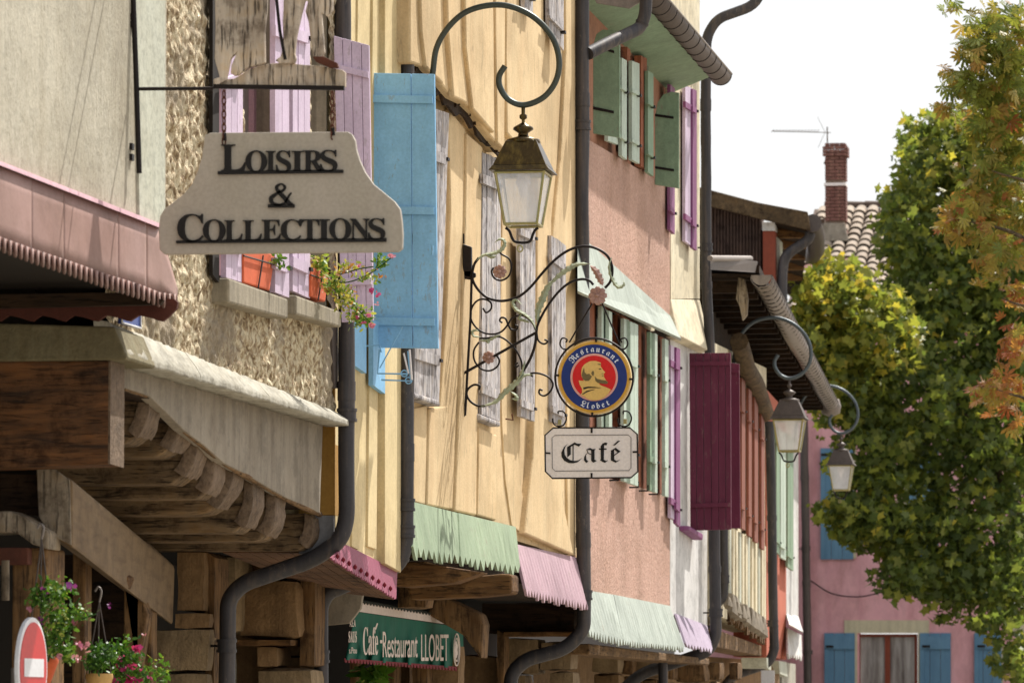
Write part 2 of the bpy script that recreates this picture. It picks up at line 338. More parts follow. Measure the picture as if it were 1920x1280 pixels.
# ---------------------------------------------------------------- builders on a facade
def fpoly(mb, pts, X, thick, w2=False):
    P = [(W2(x, y, X) if w2 else W(x, y, X)) for x, y in pts]
    return mb.prism(P, (-thick, 0, 0))
def lerp(a, b, t): return a+(b-a)*t
def YW(px, X=-5.5): return W(px, 700, X).y          # how far along the facade a picture column lies
def YW2(px, off=0.0): return W2(px, 700, off).y
def jag(pts_top, pts_bot, n, depth, X1, X2, th, w2=False, blunt=False):
    """An apron of sheet or boards: straight top edge, toothed bottom edge, sloping out from X1 to X2."""
    mb = MB(); f = W2 if w2 else W
    (ax, ay), (bx, by) = pts_top; (cx, cy), (dx, dy) = pts_bot
    for i in range(n):
        t0, t1 = i/n, (i+1)/n; tm = (t0+t1)/2+random.uniform(-.2, .2)/n; dp = depth*random.uniform(.7, 1.15)
        q = [(lerp(ax, bx, t0), lerp(ay, by, t0), X1), (lerp(ax, bx, t1), lerp(ay, by, t1), X1),
             (lerp(cx, dx, t1), lerp(cy, dy, t1)-depth, X2), (lerp(cx, dx, tm+.12/n), lerp(cy, dy, tm)-depth+dp, X2),
             (lerp(cx, dx, tm-.1/n), lerp(cy, dy, tm)-depth+dp-1, X2), (lerp(cx, dx, t0), lerp(cy, dy, t0)-depth, X2)]
        P = [f(*a) for a in q]; mb.prism(P, (-th, 0, 0))
    return mb
def flat_shutter(par, pts, X, m, n=3, battens=(.12, .88), w2=False, bm=None, hinge='iron', gap=1.0, name='shutter'):
    """A leaf folded back flat on the wall. pts: top-left, top-right, bottom-right, bottom-left in picture terms."""
    f = W2 if w2 else W; tl, tr, br, bl = pts
    h = hub(name, par, f(bl[0], bl[1], X))
    for i in range(n):
        a, b_ = i/n, (i+1)/n-.06/n*gap; dz = random.uniform(-1.5, 1.5)
        q = [(lerp(tl[0], tr[0], a), lerp(tl[1], tr[1], a)+dz), (lerp(tl[0], tr[0], b_), lerp(tl[1], tr[1], b_)+dz),
             (lerp(bl[0], br[0], b_), lerp(bl[1], br[1], b_)), (lerp(bl[0], br[0], a), lerp(bl[1], br[1], a))]
        part('plank', fpoly(MB(), q, X+random.uniform(-.003, .003), .03, w2), m, h)
    for t in battens:
        q = []
        for s, tt in ((0, t-.018), (1, t-.018), (1, t+.018), (0, t+.018)):
            L_ = (lerp(tl[0], bl[0], tt), lerp(tl[1], bl[1], tt)); R_ = (lerp(tr[0], br[0], tt), lerp(tr[1], br[1], tt))
            s2 = .04+.92*s; q.append((lerp(L_[0], R_[0], s2), lerp(L_[1], R_[1], s2)))
        part('batten', fpoly(MB(), q, X+.025, .024, w2), bm or m, h)
        if hinge:
            L_ = W(0, 0) if False else f(q[1][0], q[1][1], X+.02)
            part('hinge', MB().box(L_.x-.02, L_.x+.018, L_.y-.05, L_.y+.02, L_.z-.045, L_.z-.025), hinge, h)
    return h
def open_shutter(par, pts, Y, m, cuts, battens, th=.035, dY=0.0, name='shutter', arch=0, iron=None):
    """A leaf standing square to the wall, its face towards the viewer. cuts: fractions across where planks meet."""
    tl, tr, br, bl = pts; h = hub(name, par, V(bl[0], bl[1], Y))
    def at(s, t):
        x = lerp(lerp(tl[0], tr[0], s), lerp(bl[0], br[0], s), t); y = lerp(lerp(tl[1], tr[1], s), lerp(bl[1], br[1], s), t)
        return V(x, y, Y+dY*s)
    for a, b_ in zip(cuts[:-1], cuts[1:]):
        q = [at(a+.006, 0), at(b_-.006, 0), at(b_-.006, 1), at(a+.006, 1)]
        if arch and a == cuts[0]:
            k = arch; q = [at(a, k), at(a+(b_-a)*.12, k*.45), at(a+(b_-a)*.35, k*.14), at(a+(b_-a)*.7, 0), at(b_-.006, 0), at(b_-.006, 1), at(a, 1)]
        part('plank', MB().prism(q, (0, th, 0)), m, h, .003)
    for t, s0, s1, hh in battens:
        q = [at(s0, t-hh), at(s1, t-hh), at(s1, t+hh), at(s0, t+hh)]
        part('hinge_strap' if iron else 'batten', MB().prism([p+Vector((0, -.001, 0)) for p in q], (0, -(.008 if iron else .022), 0)), iron or m, h, .002)
    return h
def drainpipe(label, pts, r, m='pipe_metal', collars=(), n=14, grp='drainpipes on the house fronts', rb=.0):
    """pts already in world space, smoothed here; collars are (point, direction 'v')."""
    o = thing('drainpipe', label, 'drainpipe', pts[-1], grp)
    fine = []
    for a, c in zip(pts[:-1], pts[1:]):
        k = max(1, int((c-a).length/.12)); fine += [a.lerp(c, i/k) for i in range(k)]
    fine.append(pts[-1]); fine = [p+noise.noise_vector(p*1.7)*.008 for p in fine]
    part('pipe', MB().tube(fine, [r*(1+.05*noise.noise(p*6)) for p in fine], n), m, o)
    for i in range(9, len(fine)-3, 16):
        if abs((fine[i+1]-fine[i]).normalized().z) > .9: part('sleeve', MB().tube([fine[i], fine[i].lerp(fine[i+1], .9)], r*1.1, n), m, o)
    for c in collars:
        c = Vector(c); mb = MB()
        mb.tube([c+Vector((0, 0, -.035)), c+Vector((0, 0, .035))], r*1.13, n)
        for dz in (-.03, .03): mb.tube([c+Vector((0, 0, dz-.009)), c+Vector((0, 0, dz+.009))], r*1.24, n)
        part('collar', mb, m, o)
        part('clip', MB().tube([c, c+Vector((-.22, .02, 0))], .008, 6), 'iron', o)
    return o
def bend(P, rad=.12, n=5):
    """Round the corners of a polyline."""
    P = [Vector(p) for p in P]; out = [P[0]]
    for i in range(1, len(P)-1):
        a = (P[i-1]-P[i]); b_ = (P[i+1]-P[i]); r1 = min(rad, a.length*.45, b_.length*.45)
        A = P[i]+a.normalized()*r1; B = P[i]+b_.normalized()*r1
        for k in range(n+1):
            t = k/n; out.append(A*(1-t)**2+P[i]*2*t*(1-t)+B*t*t)
    out.append(P[-1]); return out

# ================================================================ house 1: beige plaster house, far left, with the metal hood
XA = -5.265
b0 = thing('plastered_house', 'beige plastered house at far left above the pink metal hood', 'house', (XA, 15, 0))
yE = W(310, 400, XA).y
part('wall', MB().prism([(XA, 12, 3.6), (XA, W(298, 425, XA).y-.0, W(298, 425, XA).z-.03), (XA, yE, W(310, 432, XA).z), (XA, yE, 11), (XA, 12, 11)], (-.5, 0, 0)), 'beige_plaster', b0)
part('corner_band', MB().prism([W(254, -60, XA+.012), W(309.5, -60, XA+.012), W(309.5, 428, XA+.012), W(262, 408, XA+.012)], (-.012, 0, 0)), 'pale_plaster', b0)
# hood: hanging sheet with corrugated lower lip
top0, top1 = W(-240, 217, XA+.03), W(300, 425, XA+.03)
part('hood_flashing', MB().hexa([W(-240, 208, XA+.05), W(300, 419, XA+.05), W(300, 427, XA+.055), W(-240, 216, XA+.055)], [W(-240, 208, XA), W(300, 419, XA), W(300, 427, XA), W(-240, 216, XA)]), 'lilac_trim', b0)
XO = -5.207
hood = [(-240, 217, 298), (0, 311, 452), (60, 336, 474), (130, 362, 497), (200, 388, 522), (262, 409, 541), (299, 424, 556), (333, 470, 560)]
sheets = [(-240, 60), (60, 120), (120, 222), (222, 275), (275, 334)]
def hy(x, k):
    for a, b_ in zip(hood[:-1], hood[1:]):
        if a[0] <= x <= b_[0]: return lerp(a[k], b_[k], (x-a[0])/(b_[0]-a[0]))
    return hood[-1][k]
for a, b_ in sheets:
    rows = []; n = max(6, int((b_-a)/4))
    for t in (0, .25, .5, .75, 1):
        row = []
        for k in range(n+1):
            x = lerp(a, b_-.6, k/n); xt = min(x, 299) if t < .3 else x
            y = lerp(hy(x, 1), hy(x, 2), t) if x < 299 else lerp(lerp(424, 540, (x-299)/34), 560-(334-x)*.25, t)
            row.append(W(x, y, lerp(XA+.035, XO, t)))
        rows.append(row)
    o = part('hood_sheet', MB().grid(rows), 'awning_metal', b0); md = o.modifiers.new('thickness', 'SOLIDIFY'); md.thickness = .004
# corrugated lip
rows = []; N = 44*8
for t in (0, 1):
    row = []
    for k in range(N+1):
        u = k/N; x = lerp(-120, 333, u**.93); c = math.sin(u*44*2*math.pi)
        y = hy(x, 2)-8+(t*(22+7*c)); row.append(W(x, y, XO+.012+.018*c))
    rows.append(row)
o = part('hood_lip', MB().grid(rows), 'awning_metal', b0); md = o.modifiers.new('thickness', 'SOLIDIFY'); md.thickness = .004
zs = W(333, 566, XO).z
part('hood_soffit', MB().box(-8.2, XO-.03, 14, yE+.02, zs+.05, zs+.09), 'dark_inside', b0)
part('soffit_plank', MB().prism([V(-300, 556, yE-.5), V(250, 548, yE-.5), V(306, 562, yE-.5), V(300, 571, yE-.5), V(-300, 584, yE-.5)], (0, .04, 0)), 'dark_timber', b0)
pts = [V(-330, 560, yE-.3), V(326, 560, yE-.3), V(333, 566, yE-.3), V(331, 578, yE-.3), V(318, 592, yE-.3)]
x = 305
while x > -320:
    pts += [V(x, 602, yE-.3), V(x-8, 601, yE-.3), V(x-25, 595, yE-.3), V(x-45, 591, yE-.3), V(x-56, 598, yE-.3)]; x -= 61
pts += [V(-330, 600, yE-.3)]
part('scalloped_board', MB().prism(pts, (0, .03, 0)), 'awning_red', b0)

# ================================================================ house 2: roughcast house with carved joists
b1 = thing('roughcast_house', 'old roughcast house with lilac shutters above carved joist ends', 'house', (-5.5, 23.4, 0))
y1s, y1e = YW(236, -5.405), W(628, 600, -5.5).y
def ledge_top(px): return lerp(612, 768, (px-215)/(612-215))
# displaced roughcast sheet with window openings
wins = [(W(457, 0).y, W(543, 0).y, W(480, 520).z, 9.4), (W(584, 0).y, W(618, 0).y, W(600, 575).z, 9.4)]
zt, NYv, NZv = 8.6, 430, 420
zb = 3.2; rows = []; mb = MB()
ys = np.linspace(y1s, y1e, NYv); zsn = np.linspace(zb, zt, NZv)
for z in zsn:
    for y in ys:
        d = noise.noise(Vector((y*9, z*9, 3)))*.014+noise.noise(Vector((y*25, z*19, 1)))*.024+noise.noise(Vector((y*1.3, z*1.1, 0)))*.02
        mb.v.append(Vector((-5.5+d, y, z)))
def inwin(y, z): return any(a < y < b_ and c < z < d for a, b_, c, d in wins)
lz0, lz1 = W(240, ledge_top(240)).z, W(612, 768).z
for i in range(NZv-1):
    for k in range(NYv-1):
        y, z = ys[k], zsn[i]; lim = lerp(lz0, lz1, (y-y1s)/(y1e-y1s))-.06
        if z < lim or inwin(y, z): continue
        a = i*NYv+k; mb.f.append((a, a+1, a+NYv+1, a+NYv)); mb.s.append(True)
part('wall', mb, 'roughcast', b1)
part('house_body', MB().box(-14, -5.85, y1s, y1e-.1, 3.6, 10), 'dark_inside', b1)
part('corner_post', MB().prism([W(622, 590, -5.485), W(634, 590, -5.485), W(634, 728, -5.485), W(627, 728, -5.485), W(624, 672, -5.485)], (-.2, 0, 0)), 'zinc_dark', b1)
# window reveals, sills
for i, (a, b_, c, d) in enumerate(wins):
    mb = MB(); mb.box(-5.8, -5.52, a-.06, a, c, d); mb.box(-5.8, -5.52, b_, b_+.05, c, d); part('window_reveal', mb, 'stone_sill', b1)
    wp = hub('window', b1, (-5.7, a, c)); part('frame', MB().box(-5.74, -5.69, a, a+.07, c, d), 'lilac_trim', wp); part('frame', MB().box(-5.74, -5.69, b_-.07, b_, c, d), 'lilac_trim', wp)
    part('pane', MB().box(-5.73, -5.72, a+.07, b_-.07, c, d), 'curtain' if i == 0 else 'window_glass', wp)
s1 = MB().hexa([W(427, 518, -5.5), W(540, 556, -5.5), W(540, 596, -5.42), W(428, 566, -5.42)], [W(424, 518, -5.40), W(541, 558, -5.40), W(541, 597, -5.40), W(427, 563, -5.40)])
def sill(par, pxs, y0, y1_, X0, X1, m='stone_sill'):
    (a, b_) = pxs; A = W(a, y0[0], X1); B = W(b_, y0[1], X1); z0 = (A.z+B.z)/2; h = (A.z-W(a, y1_[0], X1).z)
    mb = MB().box(X0, X1, A.y, B.y, A.z-h, A.z); return part('sill', mb, m, par, .012)
def tsill(par, q, X0, X1, m='stone_sill'):
    P = [W(x, y, X1) for x, y in q]; return part('sill', MB().prism(P, (X0-X1, 0, 0)), m, par, .012)
tsill(b1, [(430, 521), (540, 560), (540, 598), (430, 568)], -5.56, -5.40)
tsill(b1, [(556, 553), (640, 584), (640, 614), (556, 590)], -5.56, -5.40)
# shutters folded on the wall
flat_shutter(b1, [(424, 96), (456, 80), (456, 530), (424, 520)], -5.43, 'lilac_paint', 3, (.14, .86))
part('shutter_edge', MB().prism([W(411.5, 100, -5.46), W(423, 98, -5.46), W(423, 520, -5.46), (W(411.5, 516, -5.46))], (-.03, 0, 0)), 'lilac_trim', b1)
flat_shutter(b1, [(516, -10), (543, -2), (543, 558), (516, 548)], -5.42, 'lilac_paint', 2, (.12, .9))
flat_shutter(b1, [(549, -4), (582, 6), (582, 560), (549, 545)], -5.43, 'lilac_paint', 3, (.12, .9))
open_shutter(b1, [(625, 67), (692, 85), (700, 600), (640, 604)], y1e-.15, 'lilac_paint', [0, .25, .5, .78, 1], [(.11, .1, .98, .012), (.86, .1, .98, .012)], .03, .06)
part('reveal_shade', MB().prism([W(399, -60, -5.455), W(411, -60, -5.455), W(411, 530, -5.455), W(399, 515, -5.455)], (-.02, 0, 0)), 'dark_inside', b1)  # dark strip laid on the wall, painting the shade of the window reveal
# ledge: three dressed slabs, chamfered
zA, zB = W(215, 610, -5.5), W(612, 768, -5.5)
cuts = [y1s-.02, y1s+1.6, y1s+3.3, y1e+.05]
def lz(y, k): return lerp((zA.z, zA.z-.16)[k], (zB.z, W(640, 790, -5.41).z)[k], (y-y1s)/(y1e-y1s))
for a, b_ in zip(cuts[:-1], cuts[1:]):
    prof = lambda y: [(-5.56, y, lz(y, 0)+.01), (-5.485, y, lz(y, 0)), (-5.405, y, lz(y, 1)+.02), (-5.405, y, lz(y, 1)-.012), (-5.56, y, lz(y, 1)-.012)]
    n_ = 40; rows = []
    for q in range(n_+1):
        y = lerp(a, b_-.008, q/n_); pr = [Vector(p) for p in prof(y)]; ring = []
        for k in range(5):
            for u in (0, .33, .66):
                p = pr[k].lerp(pr[(k+1) % 5], u); ring.append(p+noise.noise_vector(p*9)*.006+noise.noise_vector(p*34)*.005)
        rows.append(ring+[ring[0]])
    mb = MB().grid(rows); mb.add(rows[0][:-1], [tuple(range(15))]); mb.add(rows[-1][:-1], [tuple(range(15))])
    part('ledge_slab', mb, 'stone_pale', b1)
part('ledge_return', MB().prism([V(-320, 596, y1s-.03), V(214, 612, y1s-.03), V(237, 668, y1s-.03), V(236, 674, y1s-.03), V(100, 676, y1s-.03), V(-320, 680, y1s-.03)], (0, .6, 0)), 'stone_moss', b1, .01)
# fascia
low = [(600, 962), (570, 948), (535, 932), (500, 912), (460, 888), (420, 868), (385, 836), (345, 806), (315, 776), (280, 742), (232, 726)]
part('fascia', MB().prism([W(232, 673, -5.56), W(606, 786, -5.56)]+[W(x, y, -5.56) for x, y in low], (-.06, 0, 0)), 'grey_fascia', b1, .006)
part('fascia_edge', MB().tube([W(x, y+2, -5.58) for x, y in low], [.008+.014*random.random() for _ in low], 6), 'timber_y', b1)
part('corner_beam', MB().hexa([V(-320, 676, y1s), V(206, 676, y1s), V(206, 870, y1s), V(-320, 886, y1s)],
     [V(-320, 676, y1s)+Vector((0, .27, 0)), V(206, 676, y1s)+Vector((0, .27, 0)), V(206, 870, y1s)+Vector((0, .27, 0)), V(-320, 886, y1s)+Vector((0, .27, 0))]), 'big_beam', b1, .012)
part('beam_end', MB().prism([(V(206, 672, y1s).x+.004, y1s+.0, V(206, 676, y1s).z), (V(206, 672, y1s).x+.004, y1s+.28, V(206, 676, y1s).z), (V(206, 672, y1s).x+.004, y1s+.28, V(206, 869, y1s).z-.005), (V(206, 672, y1s).x+.004, y1s, V(206, 869, y1s).z)], (-.01, 0, 0)), 'beam_end', b1)
# carved joists
js = [(275, 730, 832, 60), (333, 768, 856, 100), (366, 797, 908, 130), (397, 830, 935, 190), (433, 858, 966, 215), (470, 888, 998, 250), (512, 922, 1015, 290), (583, 962, 1031, 320)]
for i, (px, a, b_, lx) in enumerate(js):
    Y = YW(px, -5.62); r = (b_-a)*random.uniform(.55, .85); rx_ = random.uniform(.55, .9); pr = [(lx-60, a), (px-4, a), (px, a+6)]
    for k in range(9):
        t = k/8*math.pi/2; pr.append((px-r*rx_*(1-math.cos(t))+random.uniform(-1.3, 1.3), b_-r+r*math.sin(t)+random.uniform(-.8, .8)))
    pr += [(lx-60, b_)]
    P = [V(x, y+random.uniform(-1, 1), Y) for x, y in pr]
    o = part('joist', MB().prism(P, (0, .29, 0)), 'joist_wood', b1, .02)
    e = [(px+.5, a+8)]+pr[3:9]
    mb = MB(); E1 = [V(x, y, Y)+Vector((.012, -.012, -.004)) for x, y in e]
    mb.grid([[p+Vector((-.05, 0, .035)) for p in E1]]+[[p+Vector((0, .31*q/6, 0))+noise.noise_vector((p+Vector((0, q*.06, 0)))*11)*.014 for p in E1] for q in range(7)])
    part('joist_nose', mb, 'beam_end', o)
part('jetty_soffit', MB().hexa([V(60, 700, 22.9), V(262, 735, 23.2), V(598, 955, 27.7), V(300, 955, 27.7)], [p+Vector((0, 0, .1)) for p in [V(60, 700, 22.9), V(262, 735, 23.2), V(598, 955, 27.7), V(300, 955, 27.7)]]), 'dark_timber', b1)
# inner beam running back
fr = [(72, 876), (118, 878), (136, 905), (136, 1024), (96, 1000), (76, 965)]
part('inner_beam', MB().hexa([V(75, 872, 22.5), V(136, 898, 22.5), V(136, 1026, 22.5), V(75, 992, 22.5)], [V(262, 1000, 27.6), V(328, 1062, 27.6), V(324, 1172, 27.6), V(262, 1130, 27.6)]), 'old_timber', b1, .02)
part('beam_plaster', MB().prism([V(x, y, 22.49) for x, y in [(70, 874), (100, 876), (132, 900), (135, 1022), (95, 1002), (74, 968)]], (0, -.02, 0)), 'white_wood', b1, .006)
part('side_board', MB().prism([V(-100, 884, 22.7), V(72, 890, 22.7), V(72, 966, 22.7), (V(-100, 958, 22.7))], (0, .05, 0)), 'dark_timber', b1)
part('stone_corbel', MB().prism([V(-60, 960, 22.3), V(18, 957, 22.3), V(45, 968, 22.3), V(90, 996, 22.3), V(90, 1030, 22.3), V(60, 1020, 22.3), V(30, 998, 22.3), V(-60, 1000, 22.3)], (0, .25, 0)), 'white_wood', b1, .012)
part('stone_post', MB().box(V(22, 1100, 22.4).x, V(88, 1100, 22.4).x, 22.4, 22.75, 0, V(60, 1026, 22.4).z), 'timber_z', b1, .015)
part('rusty_band', MB().box(V(-30, 1100, 22.3).x, V(52, 1100, 22.3).x, 22.3, 22.38, V(0, 1058, 22.3).z, V(0, 1026, 22.3).z), 'rust', b1, .006)
part('lamp_tube', MB().tube([V(10, 1050, 22.2), V(10, 1125, 22.2)], .02, 10), 'white_wood', b1)
for a, b_, t, Y in ((136, 160, 1030, 24.5), (232, 262, 1095, 26), (262, 284, 1122, 26.6)):
    part('post', MB().box(V(a, t, Y).x, V(b_, t, Y).x, Y, Y+.15, 0, V(a, t, Y).z), 'timber_z', b1, .01)
part('brace', MB().prism([V(228, 1082, 26), V(262, 1112, 26), V(276, 1150, 26), V(262, 1240, 26), V(252, 1240, 26), V(240, 1160, 26)], (0, .14, 0)), 'timber_z', b1, .01)
part('brace', MB().prism([V(160, 1026, 25), V(240, 1082, 25), V(232, 1104, 25), V(160, 1052, 25)], (0, .16, 0)), 'timber_x', b1, .01)
part('recess_board', MB().box(V(60, 1100, 27.5).x, V(240, 1100, 27.5).x, 27.5, 27.6, 1.2, V(60, 1040, 27.5).z), 'dark_timber', b1)
# stone pier
Yp = 27.8
def block(par, x0, x1, y0, y1_, Y, d=.5, m=None, name='stone_block', bv=.02):
    m = m or random.choice(('stone_brown', 'stone_tan'))
    a, c = V(x0, y0, Y), V(x1, y1_, Y); amp = .008 if 'stone' in m else .005
    nx_, nz_, ny_ = max(2, int((c.x-a.x)/.06)), max(2, int((a.z-c.z)/.06)), 4
    seed = random.random()*50; sk = [random.uniform(-.015, .015) for _ in range(4)]
    def g(u, v, t):
        x = lerp(a.x, c.x, u)+sk[0]*(v-.5)*(c.x-a.x)*4; z = lerp(c.z, a.z, v)+sk[1]*(u-.5)*(a.z-c.z)*2; y = Y+d*t
        e = min(u, 1-u)*(c.x-a.x), min(v, 1-v)*(a.z-c.z), t*d; q = sorted(e)[1]; rd = max(0, 1-q/.05)*bv*.7
        p = Vector((x, y, z)); mid = Vector(((a.x+c.x)/2, Y+d/2, (a.z+c.z)/2)); dr = (p-mid).normalized()
        return p-dr*rd+noise.noise_vector(p*7+Vector((seed, 0, 0)))*amp+noise.noise_vector(p*24)*amp*.4
    mb = MB()
    mb.grid([[g(i/nx_, k/nz_, 0) for i in range(nx_+1)] for k in range(nz_+1)])
    for u in (0, 1): mb.grid([[g(u, k/nz_, i/ny_) for i in range(ny_+1)] for k in range(nz_+1)])
    for v in (0, 1): mb.grid([[g(i/nx_, v, k/ny_) for i in range(nx_+1)] for k in range(ny_+1)])
    return part(name, mb, m, par)
block(b1, 331, 383, 1032, 1146, Yp, .4); block(b1, 326, 392, 1149, 1177, Yp-.02, .5); block(b1, 276, 392, 1179, 1258, Yp-.02, .5); block(b1, 276, 392, 1261, 1345, Yp-.02, .5)
block(b1, 276, 392, 1348, 1440, Yp-.02, .5)
block(b1, 384, 400, 1035, 1440, Yp+.1, .4, 'timber_z', 'post')
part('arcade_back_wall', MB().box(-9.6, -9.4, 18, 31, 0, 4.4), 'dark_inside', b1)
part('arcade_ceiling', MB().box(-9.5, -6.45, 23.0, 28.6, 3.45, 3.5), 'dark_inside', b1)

# ================================================================ house 3: narrow cream house
X2 = -5.507
b2 = thing('cream_house', 'narrow cream house with blue shutter and magenta apron', 'house', (X2, 29, 0))
ya, yb = W(629, 700, X2).y, W(751, 700, X2).y
part('wall', MB().prism([W(629, -60, X2), W(751, -60, X2), W(751, 1073, X2), W(648, 1020, X2), W(629, 1012, X2)], (-.5, 0, 0)), 'cream_plaster', b2)
part('side_wall', MB().prism([V(560, -60, ya-.01), V(628, -60, ya-.01), V(628, 965, ya-.01), V(560, 965, ya-.01)], (0, .2, 0)), 'ochre_plaster', b2)
part('side_base', MB().prism([V(560, 966, ya-.01), V(626, 966, ya-.01), V(626, 1038, ya-.01), V(560, 1038, ya-.01)], (0, .2, 0)), 'grey_wall', b2)
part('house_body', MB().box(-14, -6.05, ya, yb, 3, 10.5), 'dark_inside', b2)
for (x0, x1, x2, x3, rel) in ((722, 752, 722, 752, .05), (672, 684, 660, 672, .012), (700, 716, 690, 706, .015)):
    part('timber_post', MB().prism([W(x0, -60, X2+rel), W(x1, -60, X2+rel), W(x3, 1072 if x3 > 740 else 1030, X2+rel), W(x2, 1056 if x3 > 740 else 1024, X2+rel)], (-rel-.01, 0, 0)), 'cream_plaster', b2, .004)
part('apron', jag([(650, 1021), (745, 1069)], [(622, 1050), (743, 1126)], 26, 5, X2+.02, X2+.06, .012), 'magenta_paint', b2)
for k in range(10):
    t = (k+.6)/10.4; c = W(lerp(626, 741, t), lerp(1038, 1108, t), X2+.066); part('rivet', MB().lathe(c, [(.001, -.018), (.012, -.005), (.012, .005), (.001, .018)], 8), 'canvas_red', b2)
for k in range(8):
    t0, t1 = k/8, (k+1)/8-.012
    q = [V(lerp(418, 622, t0), 1036, ya), V(lerp(418, 622, t1), 1036, ya), V(lerp(588, 740, t1), lerp(1104, 1124, t1), yb), V(lerp(588, 740, t0), lerp(1104, 1124, t0), yb)]
    part('soffit_plank', MB().prism(q, (0, 0, .03)), 'plank_brown', b2)
part('soffit_lining', MB().prism([V(400, 1033, ya)+Vector((0, 0, .05)), V(622, 1033, ya)+Vector((0, 0, .05)), V(740, 1120, yb)+Vector((0, 0, .05)), V(588, 1100, yb)+Vector((0, 0, .05))], (0, 0, .02)), 'pale_plaster', b2)
# blue shutter, square to the wall, with clothes airer
YB = YW(697, X2+.005)
open_shutter(b2, [(696, 137), (815, 139), (822, 653), (692, 651)], YB, 'blue_paint', [0, .63, 1], [(.095, .02, .97, .014), (.50, .35, .97, .014), (.905, .04, .96, .014)], .035)
fl = hub('small_shutter', b2, W(670, 640, X2))
part('plank', fpoly(MB(), [(664, 560), (687, 566), (687, 700), (664, 684)], X2+.04, .03), 'blue_paint', fl)
part('plank', fpoly(MB(), [(700, 600), (722, 606), (722, 738), (700, 722)], X2+.05, .03), 'blue_paint', fl)
air = thing('clothes_airer', 'small light blue wire clothes airer under the blue shutter', 'clothes airer', V(735, 690, YB))
YA = YB-.25
A = lambda *q: [V(x, y, YA) for x, y in q]
part('rod', MB().tube(A((712, 655), (708, 700), (765, 701)), .006, 6), 'blue_paint', air); part('rod', MB().tube(A((765, 658), (770, 714), (715, 712)), .006, 6), 'blue_paint', air)
part('rod', MB().tube(A((757, 662), (766, 700)), .006, 6), 'plate_white', air); part('rod', MB().tube(A((768, 655), (772, 712)), .007, 6), 'plate_white', air)
part('rod', MB().tube(A((674, 650), (712, 646), (715, 660)), .005, 6), 'blue_paint', air); part('rod', MB().tube(A((755, 612), (712, 690)), .004, 6), 'blue_paint', air)
part('ring', MB().tube([V(758+6*math.cos(a), 700+6*math.sin(a), YA) for a in [k*math.pi/6 for k in range(12)]], .004, 6, True), 'blue_paint', air)
part('ring', MB().tube([V(766+6*math.cos(a), 713+6*math.sin(a), YA) for a in [k*math.pi/6 for k in range(12)]], .004, 6, True), 'blue_paint', air)
part('shutter_catch', MB().tube([V(811, 460, YB-.05), V(810, 478, YB-.05)], .008, 6), 'blue_paint', b2)

# ================================================================ house 4: peach half-timbered house
X3 = -5.5
b3 = thing('peach_house', 'peach painted timber house with grey weathered shutters', 'house', (X3, 31.5, 0))
y3a, y3b = W(770, 500, X3).y, W(1083, 500, X3).y
part('wall', MB().prism([W(768, -60, X3), W(1082, -60, X3), W(1082, 1047, X3), W(1045, 1042, X3), W(1005, 1024, X3), W(965, 1012, X3), W(965, 992, X3), W(900, 970, X3), W(768, 940, X3)], (-.5, 0, 0)), 'peach_plaster', b3)
part('house_body', MB().box(-14, -6.05, y3a, y3b, 3.4, 11), 'dark_inside', b3)
# overhanging upper storey
edge = [(770, 118), (800, 128), (830, 160), (850, 184), (875, 196), (893, 214), (908, 240), (925, 262), (946, 286)]
XU = X3+.13
part('upper_wall', MB().prism([W(770, -60, XU)]+[W(x, y, XU) for x, y in edge]+[W(948, -60, XU)], (-.14, 0, 0)), 'peach_plaster', b3, .015)
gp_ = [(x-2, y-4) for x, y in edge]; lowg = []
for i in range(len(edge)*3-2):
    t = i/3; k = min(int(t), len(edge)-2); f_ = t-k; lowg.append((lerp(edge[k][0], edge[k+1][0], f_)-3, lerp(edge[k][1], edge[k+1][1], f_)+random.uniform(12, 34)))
part('overhang_shade', MB().prism([W(x, y, X3+.075) for x, y in gp_+lowg[::-1]], (-.02, 0, 0)), 'dark_timber', b3)  # jagged dark strip painting the shadow gap under the overhang
rb = MB()
for k in range(70):
    t = random.random(); i = int(t*(len(edge)-1)); f_ = t*(len(edge)-1)-i
    x = lerp(edge[i][0], edge[i+1][0], f_); y = lerp(edge[i][1], edge[i+1][1], f_); c = W(x+random.uniform(-8, 2), y+random.uniform(0, 15), X3+random.uniform(.0, .09)); s = random.uniform(.008, .022)
    rb.hexa([c+Vector((0, -s, -s)), c+Vector((0, s, -s*.4)), c+Vector((0, s*.6, s))], [c+Vector((s, -s*.5, -s)), c+Vector((s, s, -s)), c+Vector((s, 0, s*.5))])
part('broken_plaster_edge', rb, 'dark_timber', b3, kind='stuff')
def post(par, L, R, X, rel, m, bv=.012):
    """wavy timber under the paint: L and R are picture polylines of its edges, top to bottom."""
    L = [W(x, y, X+rel) for x, y in L]; R = [W(x, y, X+rel) for x, y in R]
    return part('timber_post', MB().prism(L+R[::-1], (-rel-.01, 0, 0)), m, par, min(bv, rel*.45))
P3 = 'peach_plaster'
# upper storey boards
post(b3, [(788, -60), (792, 60), (800, 126)], [(826, -60), (826, 60), (832, 158)], XU, .025, P3)
post(b3, [(838, -60), (842, 60), (852, 182)], [(862, -60), (862, 80), (876, 194)], XU, .035, P3)
post(b3, [(872, -60), (875, 90), (888, 205)], [(924, -60), (926, 60), (927, 250)], XU, .03, P3)
post(b3, [(930, -60), (930, 60), (934, 268)], [(944, -60), (945, 60), (946, 280)], XU, .02, P3)
post(b3, [(952, -60), (950, 100), (952, 250)], [(1022, -60), (1024, 60), (1006, 240), (995, 300)], X3, .045, P3)
post(b3, [(1060, -60), (1062, 100), (1052, 300), (1030, 520), (1022, 640)], [(1080, -60), (1080, 100), (1080, 300), (1080, 520), (1080, 640)], X3, .03, P3)
